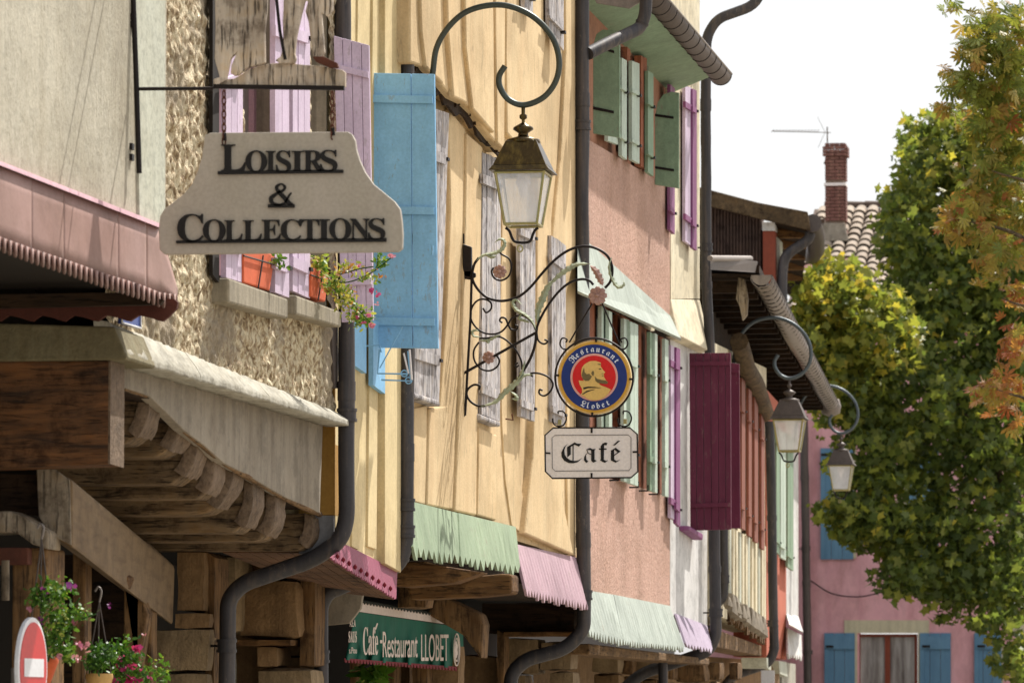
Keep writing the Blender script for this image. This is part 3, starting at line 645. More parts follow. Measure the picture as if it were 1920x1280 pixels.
# lower storey timbers
post(b3, [(842, 205), (846, 400), (838, 600), (826, 760), (812, 948)], [(872, 240), (872, 400), (866, 600), (856, 760), (850, 955)], X3, .03, P3)
post(b3, [(876, 250), (874, 400), (868, 600), (862, 760), (854, 958)], [(905, 275), (903, 400), (899, 600), (896, 760), (893, 966)], X3, .05, P3)
post(b3, [(942, 300), (942, 450), (938, 640), (942, 800), (948, 900), (960, 985)], [(972, 320), (974, 450), (972, 640), (970, 800), (974, 900), (1000, 1015)], X3, .012, P3)
post(b3, [(1008, 310), (1008, 500), (1006, 700), (1000, 860), (985, 1000)], [(1034, 320), (1034, 500), (1030, 700), (1040, 860), (1076, 1040)], X3, .06, P3)
post(b3, [(1062, 430), (1063, 700), (1064, 900), (1066, 1035)], [(1081, 430), (1081, 700), (1081, 900), (1081, 1044)], X3, .02, P3)
post(b3, [(898, 800), (898, 860), (896, 966)], [(932, 815), (930, 870), (930, 976)], X3, .03, P3)
post(b3, [(778, 765), (776, 850), (776, 940)], [(801, 760), (800, 850), (797, 946)], X3, .02, P3)
post(b3, [(806, 765), (804, 850), (802, 947)], [(840, 760), (842, 850), (844, 955)], X3, .035, P3)
# grey weathered shutters
flat_shutter(b3, [(776, 190), (843, 214), (824, 752), (776, 738)], X3+.06, 'old_shutter', 5, (.16, .86), bm='old_shutter')
flat_shutter(b3, [(905, 285), (940, 300), (938, 790), (903, 776)], X3+.06, 'old_shutter', 4, (.1, .9))
flat_shutter(b3, [(975, 415), (1005, 428), (1003, 790), (977, 780)], X3+.09, 'old_shutter', 3, (.05, .93))
flat_shutter(b3, [(1034, 440), (1062, 462), (1060, 800), (1036, 790)], X3+.09, 'old_shutter', 3, (.12, .93))
flat_shutter(b3, [(1029, -60), (1058, -60), (1058, 96), (1030, 60)], X3+.09, 'old_shutter', 2, (.75,))
flat_shutter(b3, [(982, -60), (1000, -60), (1000, 28), (984, 20)], X3+.09, 'old_shutter', 2, (.6,))
tsill(b3, [(778, 736), (824, 750), (826, 762), (778, 746)], X3, X3+.09, 'old_shutter')
tsill(b3, [(902, 776), (938, 790), (938, 800), (902, 786)], X3, X3+.08, 'old_shutter')
part('wall_hook', MB().tube([W(948, 785, X3+.05), W(962, 787, X3+.1), W(960, 776, X3+.1)], .006, 6), 'rust', b3)
# aprons
part('apron', jag([(774, 940), (858, 961)], [(775, 1046), (862, 1062)], 9, 22, X3+.055, X3+.12, .02), 'green_apron', b3, label='pale green toothed apron, near part')
part('apron', jag([(860, 961), (967, 987)], [(864, 1060), (975, 1078)], 12, 18, X3+.065, X3+.13, .02), 'green_apron', b3)
part('apron', jag([(966, 1019), (1084, 1045)], [(986, 1119), (1105, 1147)], 22, 16, X3+.03, X3+.13, .02), 'pink_apron', b3, label='pink toothed apron under the far bay')
# carpentry under the jetty
def beamY(par, x0, x1, y0, y1_, Y, d, m='timber_x', name='beam', bv=.02):
    return block(par, x0, x1, y0, y1_, Y, d, m, name, bv)
part('beam', MB().prism([V(x, y, 31.1) for x, y in [(690, 1062), (775, 1052), (868, 1066), (905, 1072), (850, 1092), (760, 1100), (690, 1094)]], (0, .3, 0)), 'timber_x', b3, .02)
part('beam', MB().prism([V(x, y, 32.4) for x, y in [(760, 1096), (860, 1082), (940, 1075), (960, 1076), (960, 1112), (900, 1118), (770, 1124)]], (0, .3, 0)), 'timber_x', b3, .02)
part('bressummer', MB().hexa([W(800, 1040, -5.62), W(975, 1078, -5.62), W(975, 1108, -5.62), W(800, 1078, -5.62)], [W(800, 1040, -5.62)+Vector((-.2, 0, 0)), W(975, 1078, -5.62)+Vector((-.2, 0, 0)), W(975, 1108, -5.62)+Vector((-.2, 0, 0)), W(800, 1078, -5.62)+Vector((-.2, 0, 0))]), 'timber_y', b3, .02)
beamY(b3, 900, 1080, 1130, 1186, 38.5, .35, 'dark_timber')
beamY(b3, 944, 1080, 1184, 1192, 38.35, .2, 'timber_x', 'board', .004)
part('beam', MB().prism([V(x, y, 34.4) for x, y in [(820, 1112), (900, 1150), (906, 1170), (902, 1235), (868, 1190), (800, 1150)]], (0, .3, 0)), 'timber_z', b3, .02)
block(b3, 932, 945, 1180, 1400, 38.4, .25, 'timber_z', 'post')
block(b3, 868, 932, 1228, 1400, 38.6, .4)
block(b3, 946, 1010, 1196, 1262, 38.9, .4); block(b3, 1012, 1072, 1202, 1255, 38.9, .4); block(b3, 946, 985, 1264, 1350, 38.9, .4); block(b3, 1030, 1075, 1258, 1340, 38.9, .4)
block(b3, 745, 800, 1058, 1140, 33, .3, 'timber_z', 'post')
block(b3, 770, 830, 1106, 1122, 32.8, .3, 'timber_x', 'board', .006)
for i, (a, b_, m) in enumerate(((655, 668, 'timber_z'), (700, 740, 'timber_z'), (772, 800, 'timber_z'), (805, 860, 'stone_brown'), (744, 768, 'timber_z'))):
    block(b3, a, b_, 1210, 1420, 34.6+.3*i, .25, m, 'post')
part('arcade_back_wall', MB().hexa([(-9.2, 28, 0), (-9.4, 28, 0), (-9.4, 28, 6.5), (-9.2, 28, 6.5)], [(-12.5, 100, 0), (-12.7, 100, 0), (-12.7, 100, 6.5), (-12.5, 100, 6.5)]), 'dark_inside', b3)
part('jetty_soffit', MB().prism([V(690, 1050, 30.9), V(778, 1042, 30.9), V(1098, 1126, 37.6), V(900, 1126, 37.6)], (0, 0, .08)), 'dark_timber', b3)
part('timber_wall', MB().prism([V(430, 1090, 29.9), V(600, 1096, 29.9), V(600, 1420, 29.9), V(430, 1420, 29.9)], (0, .1, 0)), 'stone_brown', b2)

# pier under the cream house, seen between the two pipes
block(b2, 442, 560, 1085, 1196, 29.3, .5, bv=.04); block(b2, 440, 545, 1199, 1209, 29.25, .5, 'timber_x', 'board', .01); block(b2, 480, 520, 1211, 1250, 29.35, .4, bv=.03)
block(b2, 482, 585, 1252, 1420, 29.4, .4, bv=.03); block(b2, 562, 590, 1080, 1250, 29.45, .4, 'timber_z', 'post'); block(b2, 392, 440, 1040, 1186, 29.0, .5, bv=.03)
block(b2, 383, 410, 1188, 1420, 29.0, .5, 'stone_pale', bv=.02); block(b2, 430, 590, 1045, 1083, 29.5, .4, 'timber_x', 'beam')
part('bracket_board', MB().prism([V(x, y, 30.6) for x, y in [(610, 1106), (682, 1102), (676, 1140), (655, 1168), (612, 1172)]], (0, .05, 0)), 'grey_fascia', b2, .005)

# ================================================================ green cafe awning
XG = -6.1
aw = thing('cafe_awning', 'green canvas cafe awning with white lettering under the arcade', 'awning', W(700, 1240, XG))
def aw_y(x, t): return lerp(lerp(1146, 1176, (x-668)/200), lerp(1236, 1253, (x-646)/224), t)
rows = []
for i in range(9):
    t = i/8; row = []
    for k in range(121):
        s = k/120; x = lerp(lerp(668, 646, t), lerp(868, 870, t), s)
        fold = (.018*math.sin(s*61)+.012*math.sin(s*23+1))*t; row.append(W(x, aw_y(x, t), XG+fold))
    rows.append(row)
part('valance', MB().grid(rows), 'canvas_green', aw)
tz = MB(); tt = 38
for k in range(tt):
    a, c = lerp(646, 870, k/tt), lerp(646, 870, (k+1)/tt); yb_ = lambda x: lerp(1236, 1253, (x-646)/224)
    tz.prism([W(a, yb_(a)-3, XG+.02), W(c, yb_(c)-3, XG+.02), W(c-(c-a)*.3, yb_(c)+5, XG+.02), W(a+(c-a)*.3, yb_(a)+5, XG+.02)], (-.004, 0, 0))
part('valance_trim', tz, 'canvas_red', aw)
part('valance_band', MB().prism([W(676, 1128, XG+.01), W(872, 1161, XG+.01), W(870, 1174, XG+.015), W(668, 1145, XG+.015)], (-.01, 0, 0)), 'canvas_white', aw)
tp = MB(); tp.prism([W(676, 1127, XG), W(872, 1160, XG), W(800, 1134, XG-.9), W(690, 1116, XG-.9)], (0, 0, .012)); part('top_canvas', tp, 'canvas_top', aw)
tz = MB()
for k in range(34):
    a, c = lerp(676, 872, k/34), lerp(676, 872, (k+.9)/34); f_ = lambda x: 1128+(x-676)*33/196
    tz.prism([W(a, f_(a)-2, XG+.02), W(c, f_(c)-2, XG+.02), W((a+c)/2, f_(a)+4, XG+.02)], (-.004, 0, 0))
part('top_fringe', tz, 'canvas_top', aw)
def conv(s, kind):
    r = ''
    for ch in s:
        if 'A' <= ch <= 'Z': r += chr({'B': 0x1D400, 'F': 0x1D56C}[kind]+ord(ch)-65)
        elif 'a' <= ch <= 'z': r += chr({'B': 0x1D41A, 'F': 0x1D586}[kind]+ord(ch)-97)
        else: r += ch
    return r
def glyphs(s, depth=.0):
    """A word as 2D faces in em units from the built-in lettering; returns (verts2d, faces, width)."""
    cu = bpy.data.curves.new('text', 'FONT'); cu.body = s; cu.resolution_u = 4
    o = bpy.data.objects.new('text', cu); C.collection.objects.link(o)
    me = bpy.data.meshes.new_from_object(o.evaluated_get(bpy.context.evaluated_depsgraph_get()))
    vs = [v.co.copy() for v in me.vertices]; fs = [tuple(p.vertices) for p in me.polygons]
    bpy.data.objects.remove(o); bpy.data.curves.remove(cu); bpy.data.meshes.remove(me)
    return vs, fs
def lettering(par, s, f, th, m, x0, x1, y0, y1_, name='lettering', capH=None):
    """f maps (u,v) picture coordinates to world; text box fitted to x0..x1, y0 (top) .. y1_ (baseline)."""
    vs, fs = glyphs(s); ax = min(v.x for v in vs); bx = max(v.x for v in vs); by = capH or max(v.y for v in vs)
    mb = MB(); P = [f(lerp(x0, x1, (v.x-ax)/(bx-ax)), lerp(y1_, y0, v.y/by)) for v in vs]; n = len(P)
    th = Vector(th)
    mb.add(P, fs); mb.add([p+th for p in P], fs)
    ed = {}
    for fc in fs:
        for a, b_ in zip(fc, fc[1:]+fc[:1]):
            k = (min(a, b_), max(a, b_)); ed[k] = ed.get(k, 0)+1
    es = [k for k, c in ed.items() if c == 1]
    mb.add(P+[p+th for p in P], [(a, b_, b_+n, a+n) for a, b_ in es])
    return part(name, mb, m, par)
fa = lambda x, y: W(x, y, XG+.034)
lettering(aw, conv('Café', 'B').replace('é', conv('e', 'B')), fa, (-.002, 0, 0), 'canvas_white', 681, 709, 1172, 1226, capH=.73)
part('accent', MB().prism([fa(703, 1178), fa(707, 1167), fa(709, 1168), fa(705, 1180)], (-.002, 0, 0)), 'canvas_white', aw)
part('hyphen', MB().prism([fa(713, 1199), fa(717, 1199), fa(717, 1205), fa(713, 1205)], (-.002, 0, 0)), 'canvas_white', aw)
lettering(aw, 'Restaurant', fa, (-.002, 0, 0), 'canvas_white', 718, 783, 1180, 1231, capH=.73)
lettering(aw, 'LLOBET', fa, (-.002, 0, 0), 'canvas_white', 790, 841, 1186, 1238, capH=.72)
lettering(aw, 'A.E.A', fa, (-.002, 0, 0), 'canvas_white', 656, 667, 1160, 1174, capH=.72)
lettering(aw, conv('SAUS', 'B'), fa, (-.002, 0, 0), 'canvas_white', 654, 669, 1182, 1203, capH=.72)
lettering(aw, 's.Pou', fa, (-.002, 0, 0), 'canvas_white', 655, 669, 1212, 1224, capH=.72)
el = MB()
for r0 in (1, .72):
    el.tube([fa(856+5.5*r0*math.cos(a), 1217+30*r0*math.sin(a)) for a in [k*math.pi/12 for k in range(24)]], .006, 6, True)
part('oval_emblem', el, 'canvas_white', aw)
part('emblem_figure', MB().prism([fa(856+2.6*math.cos(a)*(1.2 if k % 2 else .7), 1217+16*math.sin(a)) for k, a in enumerate([q*math.pi/7 for q in range(14)])], (-.002, 0, 0)), 'canvas_white', aw)

# ================================================================ house 5: pink roughcast house
X4 = -5.5
b4 = thing('pink_house', 'pink roughcast house with green shutters and pale aprons', 'house', (X4, 40, 0))
y4a, y4b = W(1083, 500, X4).y, W(1256, 500, X4).y
part('wall', MB().prism([W(1083, 250, X4), W(1256, 352, X4), W(1256, 594, X4), W(1083, 440, X4)], (-.4, 0, 0)), 'pink_roughcast', b4)
part('wall_top', MB().prism([W(1083, -30, X4-.05), W(1256, 135, X4-.05), W(1256, 352, X4-.05), W(1083, 250, X4-.05)], (-.4, 0, 0)), 'brown_orange', b4)
part('wall_base', MB().prism([W(1083, 878, X4), W(1256, 930, X4), W(1256, 1135, X4), W(1083, 1102, X4)], (-.4, 0, 0)), 'pink_roughcast', b4)
part('window_band', MB().prism([W(1083, 545, X4-.08), W(1256, 640, X4-.08), W(1256, 932, X4-.08), W(1083, 880, X4-.08)], (-.3, 0, 0)), 'post_red', b4)
part('house_body', MB().box(-14, -5.97, y4a, y4b, 3, 7.4), 'dark_inside', b4)
# upper windows
def up_y(px): return lerp(60, 150, (px-1112)/(1256-1112))
def up_b(px): return lerp(250, 352, (px-1112)/(1256-1112))
open_shutter(b4, [(1112, 44), (1162, 62), (1162, 258), (1112, 250)], YW(1112)+.02, 'green_paint', [0, 1], [(.20, 0, .8, .012), (.77, 0, .78, .013)], .04, arch=.2, iron='iron')
open_shutter(b4, [(1228, 168), (1273, 174), (1273, 353), (1228, 346)], YW(1228)+.02, 'green_paint', [0, 1], [(.27, 0, .78, .013), (.82, 0, .8, .013)], .04, arch=.28, iron='iron')
for a, b_, m, rel, dy in ((1166, 1176, 'pale_green', .07, 6), (1185, 1200, 'pale_green', .08, 0), (1215, 1226, 'green_paint', .08, 2), (1176, 1182, 'post_red', .03, 0), (1202, 1213, 'post_red', .04, 0), (1140, 1160, 'pale_green', .05, -4)):
    y0, y1_ = up_y(a)+dy+8, up_b(a)-2+dy
    nm = 'shutter' if 'green' in m else 'timber_post'
    if nm == 'shutter': flat_shutter(b4, [(a, y0), (b_, y0+6), (b_, y1_+8), (a, y1_)], X4+rel, m, 1, (.3, .8), bm=m)
    else: part(nm, fpoly(MB(), [(a, y0-20), (b_, y0-14), (b_, y1_+6), (a, y1_)], X4+rel, .06), m, b4)
for a, b_ in ((1179, 1186), (1212, 1216), (1163, 1167)):
    part('window', fpoly(MB(), [(a, up_y(a)), (b_, up_y(b_)), (b_, up_b(b_)), (a, up_b(a))], X4-.01, .02), 'window_glass', b4)
# lower windows
def lo_y(px): return lerp(560, 636, (px-1105)/(1255-1105))
def lo_b(px): return lerp(882, 936, (px-1105)/(1255-1105))
for i, (a, b_, m, rel) in enumerate(((1106, 1117, 'post_red', .05), (1119, 1126, 'window_glass', .0), (1128, 1140, 'pale_green', .06), (1142, 1148, 'pale_green', .10), (1151, 1158, 'window_glass', 0), (1158, 1167, 'post_red', .05), (1170, 1180, 'pale_green', .07), (1182, 1197, 'pale_green', .10), (1198, 1212, 'post_red', .05), (1213, 1218, 'window_glass', 0), (1219, 1226, 'green_paint', .08), (1228, 1233, 'pale_green', .10), (1234, 1246, 'post_red', .05), (1247, 1254, 'pale_green', .07))):
    q = [(a, lo_y(a)+3), (b_, lo_y(b_)+3), (b_, lo_b(b_)-4), (a, lo_b(a)-4)]
    if 'green' in m: flat_shutter(b4, q, X4+rel, m, 2 if b_-a > 9 else 1, (.25, .8), bm=m)
    else: part('window' if m == 'window_glass' else 'timber_post', fpoly(MB(), q, X4+rel-.05, .05), m, b4)
for x in (1120, 1141, 1160, 1197, 1215, 1233):
    c = W(x, lo_b(x)-2, X4+.1); part('shutter_catch', MB().tube([c+Vector((-.08, 0, 0)), c, c+Vector((0, 0, .05))], .008, 5), 'iron', b4)
# hood between storeys
hd = MB().hexa([W(1083, 436, X4+.01), W(1257, 592, X4+.01), W(1277, 634, X4+.13), W(1083, 545, X4+.16)], [W(1083, 440, X4-.03), W(1257, 596, X4-.03), W(1277, 639, X4+.10), W(1083, 550, X4+.13)])
part('hood', hd, 'pale_apron', b4)
part('apron', jag([(1083, 1103), (1150, 1114)], [(1104, 1196), (1168, 1212)], 12, 16, X4+.02, X4+.13, .02), 'pale_apron', b4, label='weathered pale green toothed apron')
part('apron', jag([(1151, 1114), (1256, 1135)], [(1169, 1210), (1283, 1222)], 26, 11, X4+.02, X4+.13, .02), 'pale_apron', b4)
# eave, gutter
XGU = -5.085; zg = W(1350, 150, XGU).z; gy0, gy1 = YW(1106), W(1352, 150, XGU).y
part('eave_soffit', MB().prism([(X4-.05, gy0-.4, zg-.12), (XGU+.02, gy0-.4, zg-.0), (XGU+.02, gy1-.5, zg-.0), (X4-.05, gy1-.1, zg-.12)], (0, 0, .05)), 'green_paint', b4)
part('eave_board', MB().prism([V(1105, -30, gy0-.42), V(1215, -30, gy0-.42), V(1212, -3, gy0-.42), V(1180, 16, gy0-.42), V(1118, 6, gy0-.42)], (0, .03, 0)), 'zinc', b4)
gut = MB(); R = .095; rows = []
for y in (gy0-.3, gy1):
    rows.append([(XGU+R*math.cos(a), y, zg+.06+R*math.sin(a)) for a in [math.pi+math.pi*k/14 for k in range(15)]])
gu = part('gutter', MB().grid(rows), 'zinc_dark', b4); md = gu.modifiers.new('t', 'SOLIDIFY'); md.thickness = .006
for k in range(15):
    y = lerp(gy0, gy1-.03, k/14); ring = [(XGU+(R+.006)*math.cos(a), y, zg+.06+(R+.006)*math.sin(a)) for a in [math.pi+math.pi*j/12 for j in range(13)]]
    part('gutter_strap', MB().tube(ring, .007, 5), 'iron', gu)
part('gutter_bead', MB().tube([(XGU+R+.003, gy0-.3, zg+.065), (XGU+R+.003, gy1, zg+.065)], .012, 8), 'zinc', gu)
part('gutter_end', MB().prism([(XGU+R*math.cos(a), gy1, zg+.06+R*math.sin(a)) for a in [math.pi+math.pi*k/14 for k in range(15)]], (0, .006, 0)), 'zinc_dark', gu)
part('roof', MB().prism([(XGU-.03, gy0-.4, zg+.02), (XGU-.03, gy1, zg+.02), (-10, gy1, zg+1.7), (-10, gy0-.4, zg+1.7)], (0, 0, .05)), 'tile', b4)

# ================================================================ house 6: cream house with purple shutters
b5 = thing('white_house', 'cream and white house with purple shutters beside the pink house', 'house', (X4, 45, 0))
part('wall', MB().prism([W(1256.5, -80, X4), W(1312, -80, X4), W(1312, 560, X4), W(1258, 560, X4)], (-.4, 0, 0)), 'cream_render', b5)
part('wall_flare', MB().hexa([W(1258, 560, X4), W(1312, 562, X4), W(1334, 660, X4+.1), W(1272, 628, X4+.1)], [W(1258, 560, X4)+Vector((-.15, 0, 0)), W(1312, 562, X4)+Vector((-.15, 0, 0)), W(1334, 662, X4+.1)+Vector((-.12, 0, 0)), W(1272, 632, X4+.1)+Vector((-.12, 0, 0))]), 'cream_render', b5, .01)
part('house_body', MB().box(-14, -5.95, y4b, W(1312, 0, X4).y-.02, 3, 11), 'cream_render', b5)
part('wall_base', MB().prism([W(1256.5, 620, X4-.02), W(1326, 640, X4-.02), W(1326, 1185, X4-.02), W(1256.5, 1150, X4-.02)], (-.35, 0, 0)), 'white_render', b5)
flat_shutter(b5, [(1257, 158), (1266, 166), (1266, 440), (1257, 430)], X4+.05, 'purple_paint', 1, (.2, .85), bm='purple_paint')
flat_shutter(b5, [(1285, 160), (1298, 168), (1298, 462), (1285, 452)], X4+.05, 'lilac_paint', 2, (.12, .84), bm='purple_paint')
flat_shutter(b5, [(1299, 168), (1307, 172), (1307, 470), (1299, 464)], X4+.07, 'purple_paint', 1, (.12, .84), bm='purple_paint')
flat_shutter(b5, [(1258, 648), (1267, 652), (1267, 975), (1258, 970)], X4+.05, 'lilac_paint', 1, (.1, .9), bm='purple_paint')
flat_shutter(b5, [(1268, 652), (1276, 656), (1276, 988), (1268, 980)], X4+.07, 'purple_paint', 1, (.1, .9), bm='purple_paint')
tsill(b5, [(1293, 985), (1318, 1000), (1318, 1012), (1293, 994)], X4-.02, X4+.08, 'purple_paint')
YM = YW(1292)
open_shutter(b5, [(1292, 662), (1370, 661), (1371, 992), (1294, 994)], YM, 'maroon_paint', [0, .16, .34, .52, .70, .87, 1], [(.06, .02, .98, .012), (.86, .02, .98, .012)], .05)
open_shutter(b5, [(1370, 680), (1386, 682), (1388, 990), (1371, 990)], YM+.5, 'maroon_paint', [0, 1], [(.05, 0, 1, .008)], .04)
part('apron', jag([(1268, 1150), (1326, 1172)], [(1286, 1214), (1336, 1224)], 9, 9, X4, X4+.12, .02), 'lilac_apron', b5)
part('jetty_beam', MB().prism([W(1105, 1206, X4-.06), W(1330, 1234, X4-.06), W(1330, 1246, X4-.06), W(1105, 1226, X4-.06)], (-.3, 0, 0)), 'timber_y', b4, .01)
for x0, x1, t, Yb, m in ((1108, 1160, 1226, 47.2, 'stone_tan'), (1112, 1150, 1262, 47.4, 'stone_brown'), (1164, 1186, 1230, 47.6, 'timber_z'), (1188, 1236, 1236, 47.9, 'old_timber'), (1252, 1262, 1240, 48, 'timber_z'), (1264, 1322, 1244, 48.5, 'timber_z'), (1326, 1350, 1240, 49, 'timber_z'), (1366, 1384, 1240, 50, 'timber_z')):
    block(b4, x0, x1, t, t+34, Yb, .4, m, 'pier_block', .03); block(b4, x0+random.randint(-4, 8), x1-random.randint(0, 9), t+36, 1420, Yb+.1, .4, random.choice(('stone_brown', 'timber_z', 'timber_z')), 'pier_block', .03)
part('arcade_wall', MB().prism([V(1000, 1205, 49.5), V(1460, 1240, 60), V(1460, 1420, 60), V(1000, 1420, 49.5)], (0, .1, 0)), 'stone_brown', b4)

# ================================================================ house 7: low-eaved house, then orange and white fronts
b6 = thing('low_eaved_house', 'timbered house with brown shutters under a deep dark eave', 'house', W2(1340, 1200, 0))
f2 = lambda mb, q, off, th: fpoly(mb, q, off, th, True)
part('wall', f2(MB(), [(1334, 640), (1437, 690), (1437, 1185), (1334, 1150)], 0, .4), 'cream_render', b6)
random.seed(5)
for i in range(12):
    x = 1368+i*6+random.uniform(-1, 1); y0 = 985+(x-1366)*.55; y1_ = 1128+(x-1366)*.75
    part('timber_post', f2(MB(), [(x, y0), (x+3.2, y0+2), (x+3.2, y1_), (x, y1_-3)], .05, .06), 'cream_render' if i % 3 else 'pale_plaster', b6)
for i, (a, b_, m) in enumerate(((1386, 1390, 'window_glass'), (1391, 1398, 'brown_paint'), (1399, 1403, 'cream_render'), (1404, 1410, 'brown_paint'), (1411, 1414, 'cream_render'), (1415, 1422, 'brown_paint'), (1423, 1427, 'cream_render'), (1428, 1434, 'brown_paint'))):
    y0 = lerp(700, 775, (a-1386)/50); y1_ = lerp(985, 1035, (a-1386)/50)
    if m == 'brown_paint': flat_shutter(b6, [(a, y0), (b_, y0+8), (b_, y1_+4), (a, y1_)], .08, m, 1, (.2, .85), True, bm=m)
    else: part('window' if 'glass' in m else 'timber_post', f2(MB(), [(a, y0), (b_, y0+6), (b_, y1_+3), (a, y1_)], .04, .05), m, b6)
part('cornice', MB().tube([W2(1386, 640, .12), W2(1400, 690, .14), W2(1418, 720, .12), W2(1436, 775, .1)], .1, 8), 'verge', b6)
# torn apron and hanging laths
mb = MB()
for i in range(40):
    x = lerp(1367, 1437, i/40); y = lerp(1128, 1178, i/40); c = W2(x, y, random.uniform(.03, .12)); s = random.uniform(.05, .14)
    mb.hexa([c+Vector((0, -s, -s*.5)), c+Vector((.03, s, -s*.8)), c+Vector((0, s, s*.7)), c+Vector((0, -s*.6, s*.9))], [c+Vector((-.05, -s, -s*.5)), c+Vector((-.05, s, -s)), c+Vector((-.05, s, s)), c+Vector((-.05, -s, s))])
part('torn_plaster', mb, 'grey_fascia', b6, kind='stuff')
for i in range(17):
    x = lerp(1368, 1436, i/17)+random.uniform(-1, 1); y = lerp(1148, 1190, i/17)
    part('lath', f2(MB(), [(x, y-14), (x+2, y-13), (x+2, y+random.uniform(10, 24)), (x, y+random.uniform(12, 22))], .03, .04), 'timber_z', b6)
part('jetty_beam', f2(MB(), [(1340, 1178), (1440, 1214), (1440, 1232), (1340, 1212)], -.04, .3), 'timber_y', b6, .01)
# eave and gutter: from picture points on the gutter plane
gz = 1.6+4.5; off = .42
def gp(Y, dx=0, dz=0): return Vector((-5.5-.056*(Y-47)+off+dx, Y, gz+dz))
R = .105; rows = []
for Y in np.linspace(48.5, 68, 12): rows.append([gp(Y, R*math.cos(a), R*math.sin(a)+random.uniform(-.01, .01)) for a in [math.pi+math.pi*k/12 for k in range(13)]])
gu = part('gutter', MB().grid(rows), 'zinc', b6); md = gu.modifiers.new('t', 'SOLIDIFY'); md.thickness = .006
for k in range(44):
    Y = lerp(48.6, 67.9, k/43); part('gutter_strap', MB().tube([gp(Y, (R+.004)*math.cos(a), (R+.004)*math.sin(a)) for a in [math.pi+math.pi*j/8 for j in range(9)]], .007, 4), 'iron', gu)
part('gutter_bead', MB().tube([gp(48.5, R, .01), gp(68, R, .01)], .014, 6), 'zinc_dark', gu)
part('gutter_end', MB().prism([gp(48.49, R*math.cos(a), R*math.sin(a)+.02) for a in [math.pi+math.pi*k/12 for k in range(13)]], (0, .01, 0)), 'zinc', gu)
part('gutter_end', MB().lathe(gp(68.0, 0, -.05), [(.001, -.16), (.13, -.1), (.15, 0), (.12, .1), (.001, .14)], 12), 'zinc', gu)
part('roof', MB().hexa([gp(48.5, -.02, .04), gp(68, -.02, .04), gp(68, -4.5, 1.1), gp(48.5, -4.5, 1.1)], [gp(48.5, -.02, .12), gp(68, -.02, .12), gp(68, -4.5, 1.2), gp(48.5, -4.5, 1.2)]), 'dark_timber', b6)
part('eave_closure', MB().prism([W2(1332, 480, .3), gp(48.5, -.04, .16), gp(48.5, -.06, .05), W2(1332, 505, .3)], (0, .04, 0)), 'zinc_dark', b6)
part('verge_tile', MB().tube([W2(1331, 484, .35), gp(48.3, -.1, .17)], [.025, .03], 8), 'zinc', b6)
for k in range(26):
    Y = 48.9+k*.75; x0 = gp(Y).x
    part('rafter', MB().box(x0-1.2, x0-.1, Y, Y+.1, gz-.12, gz+.0), 'dark_timber', b6)
part('eave_board', MB().hexa([gp(48.6, -.1, .02), gp(67.9, -.1, .02), gp(67.9, -1.4, .06), gp(48.6, -1.4, .06)], [gp(48.6, -.1, .04), gp(67.9, -.1, .04), gp(67.9, -1.4, .08), gp(48.6, -1.4, .08)]), 'dark_timber', b6)
part('upper_wall', f2(MB(), [(1334, 560), (1437, 600), (1437, 700), (1334, 650)], -.25, .2), 'dark_timber', b6)
part('torn_lining', MB().prism([V(x, y, 48.7) for x, y in [(1384, 520), (1396, 524), (1402, 560), (1400, 590), (1392, 600), (1387, 575), (1380, 560)]], (0, .1, 0)), 'white_wood', b6)
part('house_body', MB().hexa([(-14, 47.5, 2.9), (-6.1, 47.5, 2.9), (-7.3, 68, 2.9), (-14, 68, 2.9)], [(-14, 47.5, 5.9), (-6.1, 47.5, 5.9), (-7.3, 68, 5.9), (-14, 68, 5.9)]), 'dark_inside', b6)
b7 = thing('orange_house', 'narrow orange rendered front under the long gutter', 'house', W2(1450, 1200, 0))
part('wall', f2(MB(), [(1437.4, 730), (1474, 770), (1474, 1236), (1437.4, 1230)], .02, .4), 'orange_render', b7)
part('plinth', f2(MB(), [(1437, 1232), (1446, 1234), (1446, 1256), (1439, 1252)], .06, .3), 'pale_plaster', b7); part('plinth', f2(MB(), [(1460, 1238), (1474, 1240), (1477, 1268), (1462, 1262)], .06, .3), 'pale_plaster', b7)
b8 = thing('sage_house', 'white front with sage shutters at the end of the row', 'house', W2(1485, 1200, 0))
part('wall', f2(MB(), [(1474.4, 770), (1497, 800), (1497, 1160), (1474.4, 1150)], .02, .4), 'white_render', b8)
flat_shutter(b8, [(1456, 800), (1463, 805), (1463, 1040), (1456, 1034)], .12, 'green_paint', 1, (.1, .9), True, bm='green_paint')
flat_shutter(b8, [(1464, 806), (1474, 812), (1474, 1050), (1464, 1044)], .12, 'pale_green', 2, (.1, .9), True, bm='pale_green')
flat_shutter(b8, [(1477, 812), (1488, 820), (1488, 1070), (1477, 1062)], .12, 'green_paint', 2, (.1, .9), True, bm='green_paint')
part('wall_flare', MB().hexa([W2(1474.4, 1150, .02), W2(1497, 1155, .02), W2(1506, 1184, .25), W2(1480, 1170, .25)], [W2(1474.4, 1150, -.1), W2(1497, 1155, -.1), W2(1506, 1186, .15), W2(1480, 1173, .15)]), 'white_render', b8)
part('apron', jag([(1476, 1176), (1503, 1190)], [(1478, 1234), (1504, 1238)], 6, 10, .05, .12, .02, True), 'white_render', b8)
part('pier', f2(MB(), [(1466, 1240), (1492, 1244), (1492, 1400), (1466, 1400)], -.1, .3), 'stone_pale', b8)
